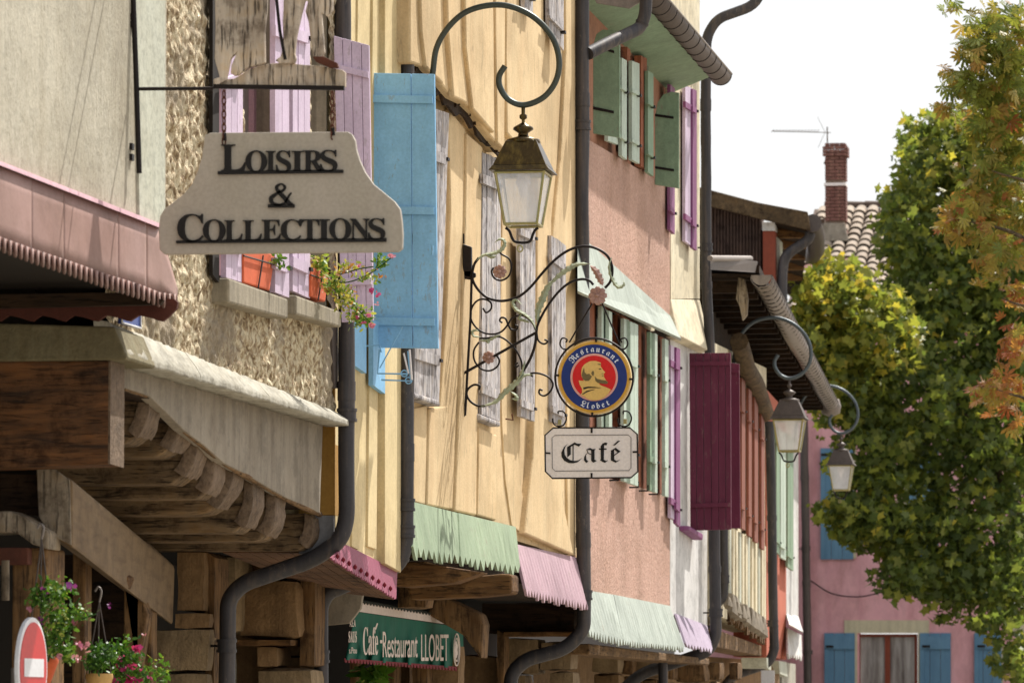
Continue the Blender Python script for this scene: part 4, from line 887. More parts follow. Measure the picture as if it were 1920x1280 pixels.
# tall clad gable behind
b9 = thing('clad_gable_house', 'house with dark corrugated gable and red corner pilaster', 'house', V(1440, 1300, 68.2))
Yg = 68.2
part('gable_wall', MB().prism([V(1240, 330, Yg), V(1428, 400, Yg), V(1428, 900, Yg), V(1240, 900, Yg)], (0, .3, 0)), 'clad_brown', b9)
for i in range(16):
    x = 1334+i*6; part('cladding_rib', MB().prism([V(x, 372+(x-1334)*.18, Yg), V(x+2.5, 372+(x-1334)*.18, Yg), V(x+2.5, 900, Yg), V(x, 900, Yg)], (0, -.035, 0)), 'clad_brown', b9)
part('verge_board', MB().prism([V(1230, 330, Yg-.3), V(1335, 357, Yg-.3), V(1422, 380, Yg-.3), V(1514, 397, Yg-.3), V(1520, 432, Yg-.3), V(1430, 412, Yg-.3), V(1335, 388, Yg-.3), V(1230, 362, Yg-.3)], (0, .06, 0)), 'verge', b9, .01)
part('pilaster', MB().prism([V(1430, 432, Yg-.1), V(1453, 432, Yg-.1), V(1457, 900, Yg-.1), V(1432, 900, Yg-.1)], (0, .5, 0)), 'red_paint', b9, .01)
part('pilaster_cap', MB().prism([V(1429, 416, Yg-.12), V(1453, 416, Yg-.12), V(1453, 433, Yg-.12), V(1429, 433, Yg-.12)], (0, .5, 0)), 'white_render', b9, .01)
part('front_wall', MB().prism([V(1453, 440, Yg+.1), V(1462, 450, Yg+.1), V(1470, 1000, Yg+.1), (V(1456, 1000, Yg+.1))], (0, .4, 0)), 'pale_plaster', b9)
for i in range(5):
    a = V(1455, 425+i*18, Yg+.2+i*1.1); c = V(1512-i*2, 440+i*20, Yg+.2+i*1.1)
    part('rafter', MB().box(a.x, c.x, a.y, a.y+.18, c.z-.04, c.z+.09), 'timber_x', b9, .01)
part('eave_soffit', MB().prism([V(1452, 420, Yg-.1), V(1516, 434, Yg-.1), V(1500, 560, Yg+7), V(1440, 540, Yg+7)], (0, 0, .05)), 'dark_timber', b9)
part('gutter', MB().tube([V(1524, 418, Yg-.2), V(1530, 440, Yg+.8), V(1530, 468, Yg+2.5), V(1522, 480, Yg+5)], .13, 12), 'zinc_dark', b9)
drainpipe('crooked grey downpipe beside the red pilaster', bend([V(1520, 428, Yg), V(1518, 448, Yg), V(1470, 480, Yg), V(1466, 520, Yg), V(1468, 1000, Yg)], .3), .075, 'pipe_metal')

# ================================================================ drainpipes
YP = YW(650, -5.43)
drainpipe('dark drainpipe on the near corner of the cream house', bend([V(643, -80, YP), V(648, 560, YP), V(652, 970, YP), V(640, 1012, YP), V(590, 1048, YP), V(455, 1092, YP), V(427, 1122, YP), V(425, 1440, YP)], .12, 6), .05,
          collars=[V(650.5, 778, YP), V(425, 1210, YP)])
YP = YW(762, -5.43)
drainpipe('dark drainpipe between the cream and peach houses', bend([V(763, -80, YP), V(763, 940, YP), V(762, 1020, YP), V(748, 1062, YP), V(660, 1092, YP), V(615, 1110, YP), V(602, 1135, YP), V(602, 1440, YP)], .14, 6), .046,
          collars=[V(762, 946, YP), V(762, 996, YP), V(602, 1230, YP)])
YP = YW(1092, -5.42)
drainpipe('long drainpipe between the peach and pink houses', bend([V(1092, -80, YP), V(1092, 900, YP), V(1095, 1140, YP), V(1095, 1180, YP), V(1060, 1215, YP), V(985, 1235, YP), V(958, 1262, YP), V(955, 1400, YP)], .16, 6), .056,
          collars=[V(1092, 235, YP), V(1092, 700, YP), V(1095, 1115, YP)])
drainpipe('short gutter outlet joining the long drainpipe', bend([V(1213, -60, YP+.5), V(1209, 28, YP+.5), V(1200, 52, YP+.5), V(1104, 100, YP)], .18, 6), .052)
YP = YW(1324, -5.42)
drainpipe('tall drainpipe against the sky beside the white house', bend([V(1432, -60, YP), V(1424, 8, YP), V(1345, 36, YP), V(1324, 70, YP), V(1324, 500, YP), V(1331, 662, YP)], .22, 6), .05, collars=[V(1325, 464, YP)])
YP = YW(1340, -5.4)
drainpipe('drainpipe below the maroon shutter sweeping left', bend([V(1338, 880, YP), V(1340, 1060, YP), V(1343, 1190, YP), V(1328, 1220, YP), V(1200, 1262, YP), V(1160, 1300, YP)], .2, 6), .058, collars=[V(1342, 1148, YP)])
drainpipe('second drainpipe right of the maroon shutter', bend([V(1358, 880, YW(1358, -5.5)), V(1358, 1090, YW(1358, -5.5)), V(1356, 1120, YW(1358, -5.5)), V(1340, 1135, YW(1358, -5.5))], .2, 6), .045, collars=[V(1358, 1085, YW(1358, -5.5))])
drainpipe('stub of drainpipe in the shade of the arcade', [V(1243, 1226, 45), V(1243, 1400, 45)], .045)
YP = YW2(1445, .1)
drainpipe('drainpipe in front of the orange front', bend([V(1443, 790, YP), V(1447, 1000, YP), V(1452, 1220, YP), V(1440, 1244, YP), V(1372, 1268, YP), V(1350, 1300, YP)], .22, 6), .056, collars=[V(1449, 1168, YP)])
lq = thing('parking_sign', 'small blue and white sign under the orange front', 'sign', V(1441, 1272, YP-.5))
part('plate', MB().prism([V(1427, 1256, YP-.5), V(1452, 1256, YP-.5), V(1452, 1300, YP-.5), V(1427, 1300, YP-.5)], (0, .02, 0)), 'traffic_white', lq)
part('symbol', MB().prism([V(1433, 1259, 57.49), V(1450, 1258, 57.49), V(1450, 1274, 57.49), V(1436, 1274, 57.49)], (0, .005, 0)), 'plate_blue', lq)
sn = thing('street_name_plate', 'blue street name plate half hidden under the scalloped board', 'sign', W(248, 612, -5.46))
part('plate', MB().prism([W(229, 570, -5.45), W(264, 580, -5.45), W(264, 616, -5.45), W(229, 606, -5.45)], (-.02, 0, 0)), 'plate_blue', sn)
part('rim', MB().tube([W(229, 570, -5.445), W(264, 580, -5.445), W(264, 615, -5.445), W(229, 605, -5.445)], .005, 5, True), 'traffic_white', sn)

# ================================================================ street lamps
YL = YW(806, -5.33)
def Lp(x, y): return V(x, y, YL)
lamp = thing('street_lamp', 'nearest brass street lamp on a round scroll arm by the peach wall', 'street lamp', Lp(981, 218), 'scroll arm street lamps along the house fronts')
sc = cat([Lp(*p) for p in [(800, 240), (802, 190), (811, 140), (818, 92), (838, 55), (870, 25), (912, 11), (955, 12), (1000, 32), (1034, 68), (1048, 110), (1043, 150), (1020, 182), (984, 197), (955, 188), (938, 165), (936, 143), (947, 124)]], 6)
part('scroll_arm', MB().tube(sc, .0195, 12), 'iron_green', lamp)
part('wall_plate', MB().box(Lp(800, 0).x-.06, Lp(800, 0).x+.0, YL-.05, YL+.05, Lp(0, 290).z, Lp(0, 225).z), 'iron', lamp)
cx = Lp(981, 0).x; zz = lambda y: Lp(981, y).z; zc0 = zz(300)
def prof(lst): return [(r/287, zz(y)-zc0) for r, y in lst]
part('finial', MB().lathe((cx, YL, zc0), prof([(1, 196), (3.5, 198), (3.5, 214), (7, 216), (7, 222), (3, 225), (3, 230), (8, 233), (18, 239), (19, 243), (9, 250), (10, 256), (30, 262), (32, 268), (1, 269)]), 18), 'lamp_brass', lamp)
def frus(w0, y0, w1, y1_):
    a, c = w0/287/2, w1/287/2; z0, z1 = zz(y0), zz(y1_)
    return MB().hexa([(cx-a, YL-a, z0), (cx+a, YL-a, z0), (cx+a, YL+a, z0), (cx-a, YL+a, z0)], [(cx-c, YL-c, z1), (cx+c, YL-c, z1), (cx+c, YL+c, z1), (cx-c, YL+c, z1)])
part('hood', frus(56, 266, 98, 314), 'lamp_brass', lamp, .004)
part('hood_brim', frus(98, 314.2, 112, 324), 'lamp_brass', lamp, .003)
rim = MB()
T, Bm = 90/287/2, 59/287/2; zt_, zb_ = zz(325), zz(424)
for sx in (-1, 1):
    for sy in (-1, 1): rim.tube([(cx+sx*T, YL+sy*T, zt_), (cx+sx*Bm, YL+sy*Bm, zb_)], .009, 6, sm=False)
for hw, z in ((T, zt_-.008), (Bm, zb_+.006)):
    for a, c in (((-1, -1), (1, -1)), ((1, -1), (1, 1)), ((1, 1), (-1, 1)), ((-1, 1), (-1, -1))): rim.tube([(cx+a[0]*hw, YL+a[1]*hw, z), (cx+c[0]*hw, YL+c[1]*hw, z)], .010, 6, sm=False)
part('frame', rim, 'lamp_rim', lamp)
for a, c in (((-1, -1), (1, -1)), ((1, -1), (1, 1)), ((1, 1), (-1, 1)), ((-1, 1), (-1, -1))):
    g_ = MB().add([(cx+a[0]*(T-.004), YL+a[1]*(T-.004), zt_-.01), (cx+c[0]*(T-.004), YL+c[1]*(T-.004), zt_-.01), (cx+c[0]*(Bm-.003), YL+c[1]*(Bm-.003), zb_+.01), (cx+a[0]*(Bm-.003), YL+a[1]*(Bm-.003), zb_+.01)], [(0, 1, 2, 3)])
    part('pane', g_, 'lamp_glass', lamp)
part('burner', MB().lathe((cx, YL, zc0), prof([(12, 326), (14, 345), (9, 352), (5, 370), (1, 372)]), 12), 'plate_white', lamp)
uv = cat([Lp(*p) for p in [(948, 427), (955, 433), (960, 446), (966, 453), (982, 455), (994, 452), (999, 440), (1003, 432), (1009, 427)]], 4)
part('bottom_bracket', MB().tube(uv, .009, 8), 'iron', lamp)
part('ring', MB().tube([Lp(975+5*math.cos(a), 466+6*math.sin(a)) for a in [k*math.pi/7 for k in range(14)]], .005, 6, True), 'lamp_rim', lamp)
for Y2, px, py, lb in ((50.6, 1480, 722, 'middle street lamp with grey scroll arm in front of the long gutter'), (65, 1577, 822, 'farthest street lamp hanging before the blue shutter and tree')):
    c = copy_tree(lamp); d = V(px, py, Y2); c.location = d; c['label'] = lb
    for ch in c.children:
        if ch.name.startswith('scroll'): ch.data = ch.data.copy(); ch.data.materials[0] = M['iron_grey']
        if ch.name.startswith(('hood', 'finial')): ch.data = ch.data.copy(); ch.data.materials[0] = M['zinc_dark']

# ================================================================ LOISIRS & COLLECTIONS sign
YS = W(257, 165, XA+.03).y
S = lambda x, y: V(x, y, YS)
br = thing('sign_bracket', 'black iron sign bracket with weathered cut-out wooden figure on top', 'sign bracket', S(258, 165))
part('wall_bar', MB().tube([S(247, -80), S(256, 165), S(261, 325)], .013, 8), 'iron', br)
part('rod', MB().tube([S(257, 167), S(400, 166)], .0085, 8), 'iron', br)
part('rod', MB().prism([S(400, 158), S(645, 161), S(645, 169), S(400, 166)], (0, .02, 0)), 'iron', br)
for y in (38, 52, 280, 300): part('bolt', MB().box(S(238, y).x, S(250, y).x, YS-.02, YS+.02, S(0, y+6).z, S(0, y-6).z), 'iron', br)
for px_, ln in ((197, .9), (214, .9)): part('shadow_rod', MB().tube([W(px_, -75, XA+.01), W(px_, -75, XA+.01)+Vector((ln, 0, .05))], .008, 6), 'iron', br)  # unseen rods above the frame, added to cast shadow lines on the wall
fig = [(398, 160), (402, 120), (403, 60), (401, 0), (404, -80), (622, -80), (622, 20), (618, 35), (607, 30), (604, 40), (610, 90), (618, 100), (640, 125), (642, 134), (645, 160)]
cut = MB()
pcs = [[(400, 165), (400, 148), (412, 145), (402, 110), (404, 50), (401, -80), (503, -80), (500, 20), (496, 60), (497, 118), (480, 122), (462, 128), (448, 140), (440, 142), (432, 138), (434, 122), (440, 108), (444, 98), (432, 110), (424, 150)],
       [(400, 162), (400, 150), (420, 147), (436, 146), (450, 138), (466, 127), (500, 118), (530, 116), (566, 120), (600, 122), (640, 130), (645, 134), (645, 162)],
       [(533, -80), (560, -80), (572, 0), (564, 30), (556, 66), (552, 100), (555, 110), (552, 119), (524, 119), (516, 113), (526, 106), (531, 90), (530, 40), (531, 20)],
       [(566, -80), (622, -80), (621, 18), (612, 30), (600, 22), (603, 60), (606, 96), (600, 108), (584, 104), (576, 40), (570, 20), (575, 0)],
       [(586, 106), (606, 106), (632, 118), (634, 127), (618, 127), (592, 116)]]
for i, q in enumerate(pcs): part('carved_board', MB().prism([S(x, y)+Vector((0, .03*(i % 2), 0)) for x, y in q], (0, .03, 0)), 'rust' if i == 4 else 'carved_wood', br, .004)
part('cane', MB().tube([S(512, -60), S(525, 60), S(535, 112)], .008, 6), 'iron', br)
sg = thing('shop_sign', 'grey bell-shaped board lettered LOISIRS & COLLECTIONS hanging on chains', 'sign', S(526, 472))
half = [(652, 247), (660, 252), (666, 264), (668, 280), (674, 300), (684, 322), (700, 345), (722, 363), (740, 378), (750, 392), (753, 412), (755, 440), (754, 466), (746, 472)]
out = half+[(308, 477), (299, 468), (297, 430), (300, 405), (308, 392), (326, 378), (344, 364), (360, 345), (370, 322), (378, 295), (382, 268), (384, 254), (394, 249)]
part('board', MB().prism([S(x, y) for x, y in out], (0, .035, 0)), 'sign_stone', sg, .005)
fs = lambda x, y: V(x, y, YS-.014)
th = (0, .014, 0)
def word(s, x0, x1, y0, y1_): lettering(sg, conv(s, 'B'), fs, th, 'sign_black', x0, x1, y0, y1_, 'letter', None)
for ch, x0, x1, y0, y1_ in (('L', 414, 460, 271, 321), ('O', 460, 500, 282, 322), ('I', 498, 516, 283, 321), ('S', 517, 545, 282, 323), ('I', 546, 568, 283, 321), ('R', 568, 606, 282, 321), ('S', 600, 632, 281, 321),
                            ('C', 332, 381, 401, 453), ('O', 380, 422, 411, 452), ('L', 420, 454, 413, 451), ('L', 455, 490, 413, 451), ('E', 490, 526, 412, 450), ('C', 526, 564, 411, 450), ('T', 563, 598, 411, 450), ('I', 596, 618, 411, 449), ('O', 617, 658, 409, 449), ('N', 656, 692, 410, 449), ('S', 690, 722, 409, 449)):
    word(ch, x0, x1, y0, y1_)
for q in ([(408, 321), (643, 318), (643, 324), (408, 327)], [(502, 383), (552, 383), (552, 389), (502, 389)], [(330, 451), (724, 446), (724, 453), (330, 456)]):
    part('underline', MB().prism([fs(x, y) for x, y in q], th), 'sign_black', sg)
def vstroke(f, pts, ws, n=5):
    P = cat([Vector((x, y, 0)) for x, y in pts], n); m = len(P); k = len(ws)
    L_, R_ = [], []
    for i, p in enumerate(P):
        t = (P[min(i+1, m-1)]-P[max(i-1, 0)]).normalized(); nn = Vector((-t.y, t.x, 0)); u = i/(m-1)*(k-1); a = int(min(u, k-2)); wv = lerp(ws[a], ws[a+1], u-a)/2
        L_.append(f(*(p+nn*wv).xy)); R_.append(f(*(p-nn*wv).xy))
    return L_, R_
L_, R_ = vstroke(fs, [(546, 361), (541, 367), (534, 380), (522, 384), (510, 380), (508, 371), (518, 363), (531, 356), (533, 349), (526, 345), (518, 350), (521, 358), (532, 370), (541, 380), (549, 383)], [2, 3, 4, 5, 7, 7, 5, 4, 5, 3, 5, 7, 8, 8, 3])
amp = MB(); amp.grid([L_, R_], False); amp.grid([[p+Vector(th) for p in L_], [p+Vector(th) for p in R_]], False)
part('letter', amp, 'sign_black', sg)
for x0, y0, y1_ in ((420, 170, 262), (623, 172, 252)):
    y = y0; k = 0
    while y < y1_:
        r_ = 5.5; el = [(S(x0+(3.2 if k % 2 else 1.2)*math.cos(a), y+7+8*math.sin(a))+Vector((0, (.0 if k % 2 else .01)*math.cos(a), 0))) for a in [q*math.pi/6 for q in range(12)]]
        part('chain_link', MB().tube(el, .0035, 5, True), 'rust', sg); y += 12.5; k += 1
    part('chain_hook', MB().tube([S(x0+1, y1_-12), S(x0+2, y1_+2)], .009, 6), 'iron', sg)

# ================================================================ cafe bracket, disc and plate
YC = YW(868, -5.46)
Z = lambda x, y: V(820+x/3.6575, 430+y/3.6575, YC)
cb = thing('scroll_bracket', 'black wrought iron scroll bracket with green leaves holding the round sign', 'sign bracket', Z(230, 600))
def iron(pts, r=.0068, nm='scroll', m='iron', n=5): return part(nm, MB().tube(cat([Z(*p) for p in pts], n), r, 7), m, cb)
iron([(470, 95), (430, 158), (490, 200), (508, 258), (490, 320), (440, 350), (392, 335), (372, 292), (386, 262)])
iron([(285, 195), (252, 245), (240, 330), (270, 400), (330, 460), (400, 486), (470, 488), (560, 460), (640, 395), (720, 300), (800, 215), (880, 155), (960, 122), (1040, 118), (1110, 140), (1165, 180), (1195, 240), (1200, 300), (1185, 360), (1150, 402)], .0095)
iron([(235, 330), (228, 600), (205, 1000), (190, 1275)], .009, 'bar', n=1)
iron([(190, 1275), (165, 1278), (150, 1350)], .007, 'bar', n=1)
iron([(180, 30), (181, 98)], .006, 'bar', n=1)
part('wall_anchor', MB().prism([Z(x, y) for x, y in [(174, 100), (232, 118), (234, 290), (228, 332), (170, 320), (150, 300), (172, 285)]], (0, .05, 0)), 'iron', cb, .006)
part('clamp', MB().prism([Z(x, y) for x, y in [(148, 285), (225, 280), (262, 300), (262, 325), (225, 345), (165, 335)]], (0, .03, 0)), 'iron', cb, .006)
iron([(313, 540), (335, 570), (368, 545), (368, 505), (330, 480), (280, 485), (240, 530), (228, 600), (255, 660), (310, 705), (380, 718), (440, 700), (485, 650), (510, 610), (560, 590), (600, 597), (650, 640), (680, 700)])
iron([(446, 640), (428, 625), (440, 605), (468, 612), (485, 650), (505, 685), (540, 688), (552, 665), (536, 658)], .007)
iron([(405, 862), (425, 898), (410, 940), (360, 968), (300, 955), (255, 900), (250, 830), (285, 772)])
iron([(290, 745), (340, 745), (420, 735), (480, 765), (540, 830), (575, 900), (580, 960)])
iron([(80, 1042), (680, 705)], .010, 'strut', n=1)
iron([(680, 700), (670, 790), (640, 880), (590, 970), (540, 1045)], .010)
iron([(680, 700), (690, 650), (740, 550), (820, 440), (900, 370), (980, 342), (1040, 350), (1070, 380)], .009)
iron([(680, 700), (692, 760), (730, 785), (757, 768), (735, 755)], .007)
iron([(285, 1100), (290, 1072), (250, 1065), (210, 1095), (202, 1135), (228, 1180), (280, 1210), (330, 1208)], .008)
iron([(655, 1010), (640, 992), (660, 984), (710, 990), (765, 1015), (793, 1060), (775, 1110), (735, 1140), (700, 1125), (702, 1098), (722, 1104)], .007)
iron([(560, 930), (540, 945), (535, 925), (555, 915)], .006)
part('wall_foot', MB().prism([Z(x, y) for x, y in [(68, 935), (80, 950), (90, 1010), (84, 1060), (108, 1078), (100, 1130), (60, 1135), (20, 1122), (58, 1110), (55, 1000)]], (0, .03, 0)), 'iron', cb, .004)
def leafp(spine, wd, m='leaf_metal', nm='metal_leaf'):
    P = cat([Vector((x, y, 0)) for x, y in spine], 6); L_, R_ = [], []
    for i, p in enumerate(P):
        t = (P[min(i+1, len(P)-1)]-P[max(i-1, 0)]).normalized(); nn = Vector((-t.y, t.x, 0)); u = i/(len(P)-1)
        wv = .8*wd*(math.sin(math.pi*min(1, u*1.05))**.6+.12)*(1.12 if i % 3 == 0 else .8)
        L_.append(Z(*(p+nn*wv).xy)); R_.append(Z(*(p-nn*wv).xy))
    mb = MB(); mid = [Z(*p.xy)+Vector((0, -.02, 0)) for p in P]; mb.grid([L_, mid, R_], False)
    o = part(nm, mb, m, cb); md = o.modifiers.new('t', 'SOLIDIFY'); md.thickness = .003
leafp([(270, 215), (310, 180), (370, 168), (425, 150), (460, 110), (455, 75), (425, 68), (395, 92)], 17)
leafp([(330, 170), (370, 190), (405, 185)], 14)
leafp([(685, 640), (690, 560), (720, 480), (755, 400), (800, 340)], 30)
leafp([(770, 380), (830, 320), (900, 270), (960, 240), (1050, 235)], 22)
leafp([(1050, 250), (1090, 290), (1120, 350), (1135, 385)], 28, 'rose_metal')
leafp([(1195, 190), (1180, 260), (1200, 340), (1240, 395), (1280, 380), (1275, 350)], 16)
leafp([(680, 690), (650, 630), (600, 585), (540, 550), (515, 500), (540, 482), (580, 515)], 17)
leafp([(580, 580), (560, 610), (600, 625), (640, 640)], 14)
leafp([(300, 740), (250, 730), (240, 700), (270, 690), (290, 705)], 12); leafp([(290, 760), (345, 760), (400, 735), (440, 725)], 14); leafp([(345, 755), (350, 785)], 16)
leafp([(600, 900), (580, 990), (540, 1050), (470, 1110), (400, 1180), (300, 1215)], 24)
leafp([(500, 1110), (540, 1140), (545, 1165), (510, 1160)], 14); leafp([(655, 995), (600, 1000), (560, 1040)], 12)
def rosette(x, y, r, m='rose_metal'):
    c = Z(x, y); R0 = r/3.6575*YC/9000; mb = MB(); n = 8
    for k in range(n):
        a = 2*math.pi*k/n; u = Vector((math.cos(a), 0, math.sin(a))); v_ = Vector((-math.sin(a), 0, math.cos(a)))
        mb.add([c+Vector((0, -.012, 0)), c+u*R0*.75-v_*R0*.36+Vector((0, -.02, 0)), c+u*R0*1.02-v_*R0*.16, c+u*R0*1.02+v_*R0*.2, c+u*R0*.75+v_*R0*.34+Vector((0, -.005, 0))], [(0, 1, 2, 3, 4)])
    mb.lathe(c+Vector((0, -.02, 0)), [(.001, -.012), (.014, -.006), (.014, .006), (.001, .012)], 8)
    o = part('rosette', mb, m, cb); md = o.modifiers.new('t', 'SOLIDIFY'); md.thickness = .004
rosette(428, 290, 48); rosette(352, 878, 44); rosette(1100, 455, 64)
# disc
YD = YC+.02; dc = (1114, 707); px2m = YD/9000
D = lambda x, y, k=0: V(x, y, YD-.004*k)
ds = thing('round_sign', 'round blue, gold and red sign of Restaurant Llobet with bearded head', 'sign', D(1114, 780))
def disc(r, k, m, nm, th=.004, n=64): return part(nm, MB().prism([D(dc[0]+r*math.cos(a), dc[1]+r*math.sin(a), k) for a in [2*math.pi*i/n for i in range(n)]], (0, th, 0)), m, ds)
part('iron_ring', MB().tube([D(dc[0]+73*math.cos(a), dc[1]+73*math.sin(a)) for a in [2*math.pi*i/64 for i in range(64)]], .0075, 7, True), 'iron', ds)
disc(69, 0, 'disc_rim', 'disc', .05); disc(66, 1, 'disc_gold', 'gold_ring'); disc(61.5, 2, 'disc_blue', 'blue_ring'); disc(44.5, 3, 'disc_pale', 'pale_ring'); disc(40.5, 4, 'disc_red', 'red_field')
for a in (0, 90, 180, 270):
    a = math.radians(a+3); part('ring_tab', MB().tube([D(dc[0]+66*math.cos(a), dc[1]+66*math.sin(a), 3), D(dc[0]+74*math.cos(a), dc[1]+74*math.sin(a), 3)], .008, 6), 'iron', ds)
E4 = lambda x, y: (1030+x/8, 630+y/8)
head = [(560, 400), (610, 376), (690, 370), (770, 395), (775, 420), (768, 450), (790, 480), (800, 500), (836, 540), (832, 552), (812, 560), (822, 582), (818, 600), (828, 625), (850, 660), (882, 695), (860, 718), (800, 712), (740, 705), (770, 735), (850, 765), (925, 800), (880, 868), (820, 920), (740, 955), (660, 962), (590, 945), (520, 905), (470, 872), (490, 850), (490, 790), (455, 725), (440, 664), (480, 668), (520, 668), (500, 640), (480, 590), (478, 530), (490, 470), (520, 430)]
part('head_profile', MB().prism([D(*E4(x, y), 5) for x, y in head], (0, .003, 0)), 'disc_skin', ds)
def inkp(q, m='disc_shade'): part('drawn_line', MB().prism([D(*E4(x, y), 5.5) for x, y in q], (0, .002, 0)), m, ds)
inkp([(520, 470), (500, 520), (485, 580), (500, 640), (540, 672), (590, 668), (620, 640), (640, 600), (612, 580), (600, 560), (560, 570), (530, 540)])
inkp([(640, 525), (665, 520), (672, 560), (660, 600), (645, 590), (628, 560)])
inkp([(680, 600), (720, 640), (780, 655), (850, 665), (882, 695), (860, 718), (790, 712), (730, 700), (690, 670)])
inkp([(508, 770), (580, 755), (690, 762), (780, 780), (690, 776), (580, 778), (512, 798)], 'sign_black')
inkp([(492, 866), (560, 820), (650, 800), (690, 798), (620, 818), (560, 842), (498, 876)], 'sign_black')
inkp([(740, 488), (775, 484), (778, 496), (745, 498)], 'sign_black'); inkp([(720, 418), (772, 412), (770, 432), (735, 428)]); inkp([(784, 560), (806, 556), (800, 566), (786, 568)]); inkp([(788, 590), (818, 588), (816, 596), (790, 600)])
def arc_text(s, r0, a0, a1, up, m):
    vs = [glyphs(conv(ch, 'F')) for ch in s]; n = len(s)
    for i, (vv, ff) in enumerate(vs):
        a = math.radians(lerp(a0, a1, i/(n-1))); ax = min(v.x for v in vv); bx = max(v.x for v in vv); h = 15.5
        mb = MB(); P = []
        for v in vv:
            u_ = (v.x-(ax+bx)/2)*h*1.0; q = v.y*h
            if up: rad = r0+q; e = (dc[0]+rad*math.cos(a)-u_*math.sin(a), dc[1]+rad*math.sin(a)+u_*math.cos(a))
            else: rad = r0-q; e = (dc[0]+rad*math.cos(a)+u_*math.sin(a), dc[1]+rad*math.sin(a)-u_*math.cos(a))
            P.append(D(*e, 3.6))
        mb.add(P, ff); part('letter', mb, m, ds)
arc_text('Restaurant', 47.5, -139, -36, True, 'disc_text')
arc_text('Llobet', 59, 112, 62, False, 'disc_text')
for x, s in ((1064, -1), (1163, 1)):
    part('curl', MB().tube(cat([D(x-s*2, 660-6), D(x+s*8, 654), D(x+s*14, 645), D(x+s*10, 634), D(x+s*1, 636), D(x+s*3, 642)], 5), .006, 6), 'iron', ds)
for p, q in (((1060, 510), (905, 775)), ((1130, 505), (1255, 800))):
    part('hanging_rod', MB().tube([Z(*p), Z(*q)], .006, 6), 'iron', ds)
# plate
pl = thing('cafe_plate', 'white chamfered plate reading Café hanging under the round sign', 'sign', D(1108, 893))
E5 = lambda x, y: (1010+x/9.6, 780+y/9.6)
def PL(q, k=0): return [D(*E5(x, y), k) for x, y in q]
oc = [(265, 215), (1640, 215), (1765, 325), (1780, 990), (1660, 1095), (250, 1110), (128, 990), (118, 345)]
part('plate', MB().prism(PL(oc), (0, .012, 0)), 'plate_white', pl, .003)
part('iron_frame', MB().tube(PL([(262, 208), (1645, 206), (1774, 322), (1788, 994), (1664, 1104), (246, 1118), (120, 994), (112, 342)]), .0055, 6, True), 'iron', pl)
part('painted_border', MB().tube(PL([(290, 343), (1612, 335), (1662, 382), (1662, 930), (1622, 975), (300, 985), (245, 935), (240, 388)], 1), .0018, 4, True), 'sign_black', pl)
for q in ([(935, 215), (970, 215), (970, 300), (935, 300)], [(935, 1020), (968, 1020), (968, 1110), (935, 1110)], [(130, 645), (210, 652), (210, 680), (130, 675)], [(1690, 628), (1775, 622), (1775, 655), (1690, 658)]):
    part('tab', MB().prism(PL(q, 1.5), (0, .006, 0)), 'iron', pl)
GL = [[(520, 495), (455, 555), (408, 650), (412, 730), (460, 800), (540, 840), (620, 845), (700, 825), (785, 750), (710, 795), (640, 803), (570, 790), (505, 745), (470, 690), (462, 610), (480, 550)],
      [(510, 560), (575, 515), (578, 685), (515, 740)], [(515, 580), (512, 555), (645, 470), (690, 492), (770, 495), (722, 545), (645, 512), (575, 550)], [(610, 518), (628, 518), (628, 800), (610, 800)],
      [(850, 600), (925, 568), (965, 590), (1025, 588), (1005, 612), (1005, 780), (1045, 800), (985, 835), (945, 800), (945, 612), (900, 606)], [(880, 655), (850, 700), (860, 780), (895, 812), (855, 840), (815, 790), (820, 730), (850, 680)], [(860, 600), (872, 600), (895, 658), (945, 680), (945, 694), (882, 668)],
      [(1115, 540), (1150, 490), (1200, 472), (1240, 480), (1218, 522), (1178, 515), (1172, 780), (1210, 802), (1250, 790), (1195, 835), (1150, 820), (1105, 790), (1118, 770)], [(1085, 578), (1222, 578), (1222, 600), (1085, 600)],
      [(1300, 615), (1358, 590), (1360, 780), (1400, 802), (1465, 782), (1385, 834), (1300, 795)], [(1330, 600), (1385, 565), (1475, 632), (1428, 655), (1360, 598)], [(1475, 632), (1362, 708), (1360, 690), (1448, 630)], [(1335, 525), (1425, 440), (1468, 440), (1375, 520)]]
for q in GL: part('letter', MB().prism(PL(q, 1), (0, .002, 0)), 'sign_black', pl)
for x in (1049, 1171):
    s = 1
    part('curl', MB().tube(cat([D(x-6+4, 776), D(x-2, 771), D(x+8, 772), D(x+13, 784), D(x+8, 796), D(x-2, 799), D(x-11, 794), D(x-13, 784)], 4), .006, 6), 'iron', pl)
    part('clasp', MB().box(D(x-3, 0).x, D(x+3, 0).x, YD-.015, YD+.015, D(0, 806).z, D(0, 797).z), 'lamp_rim', pl)

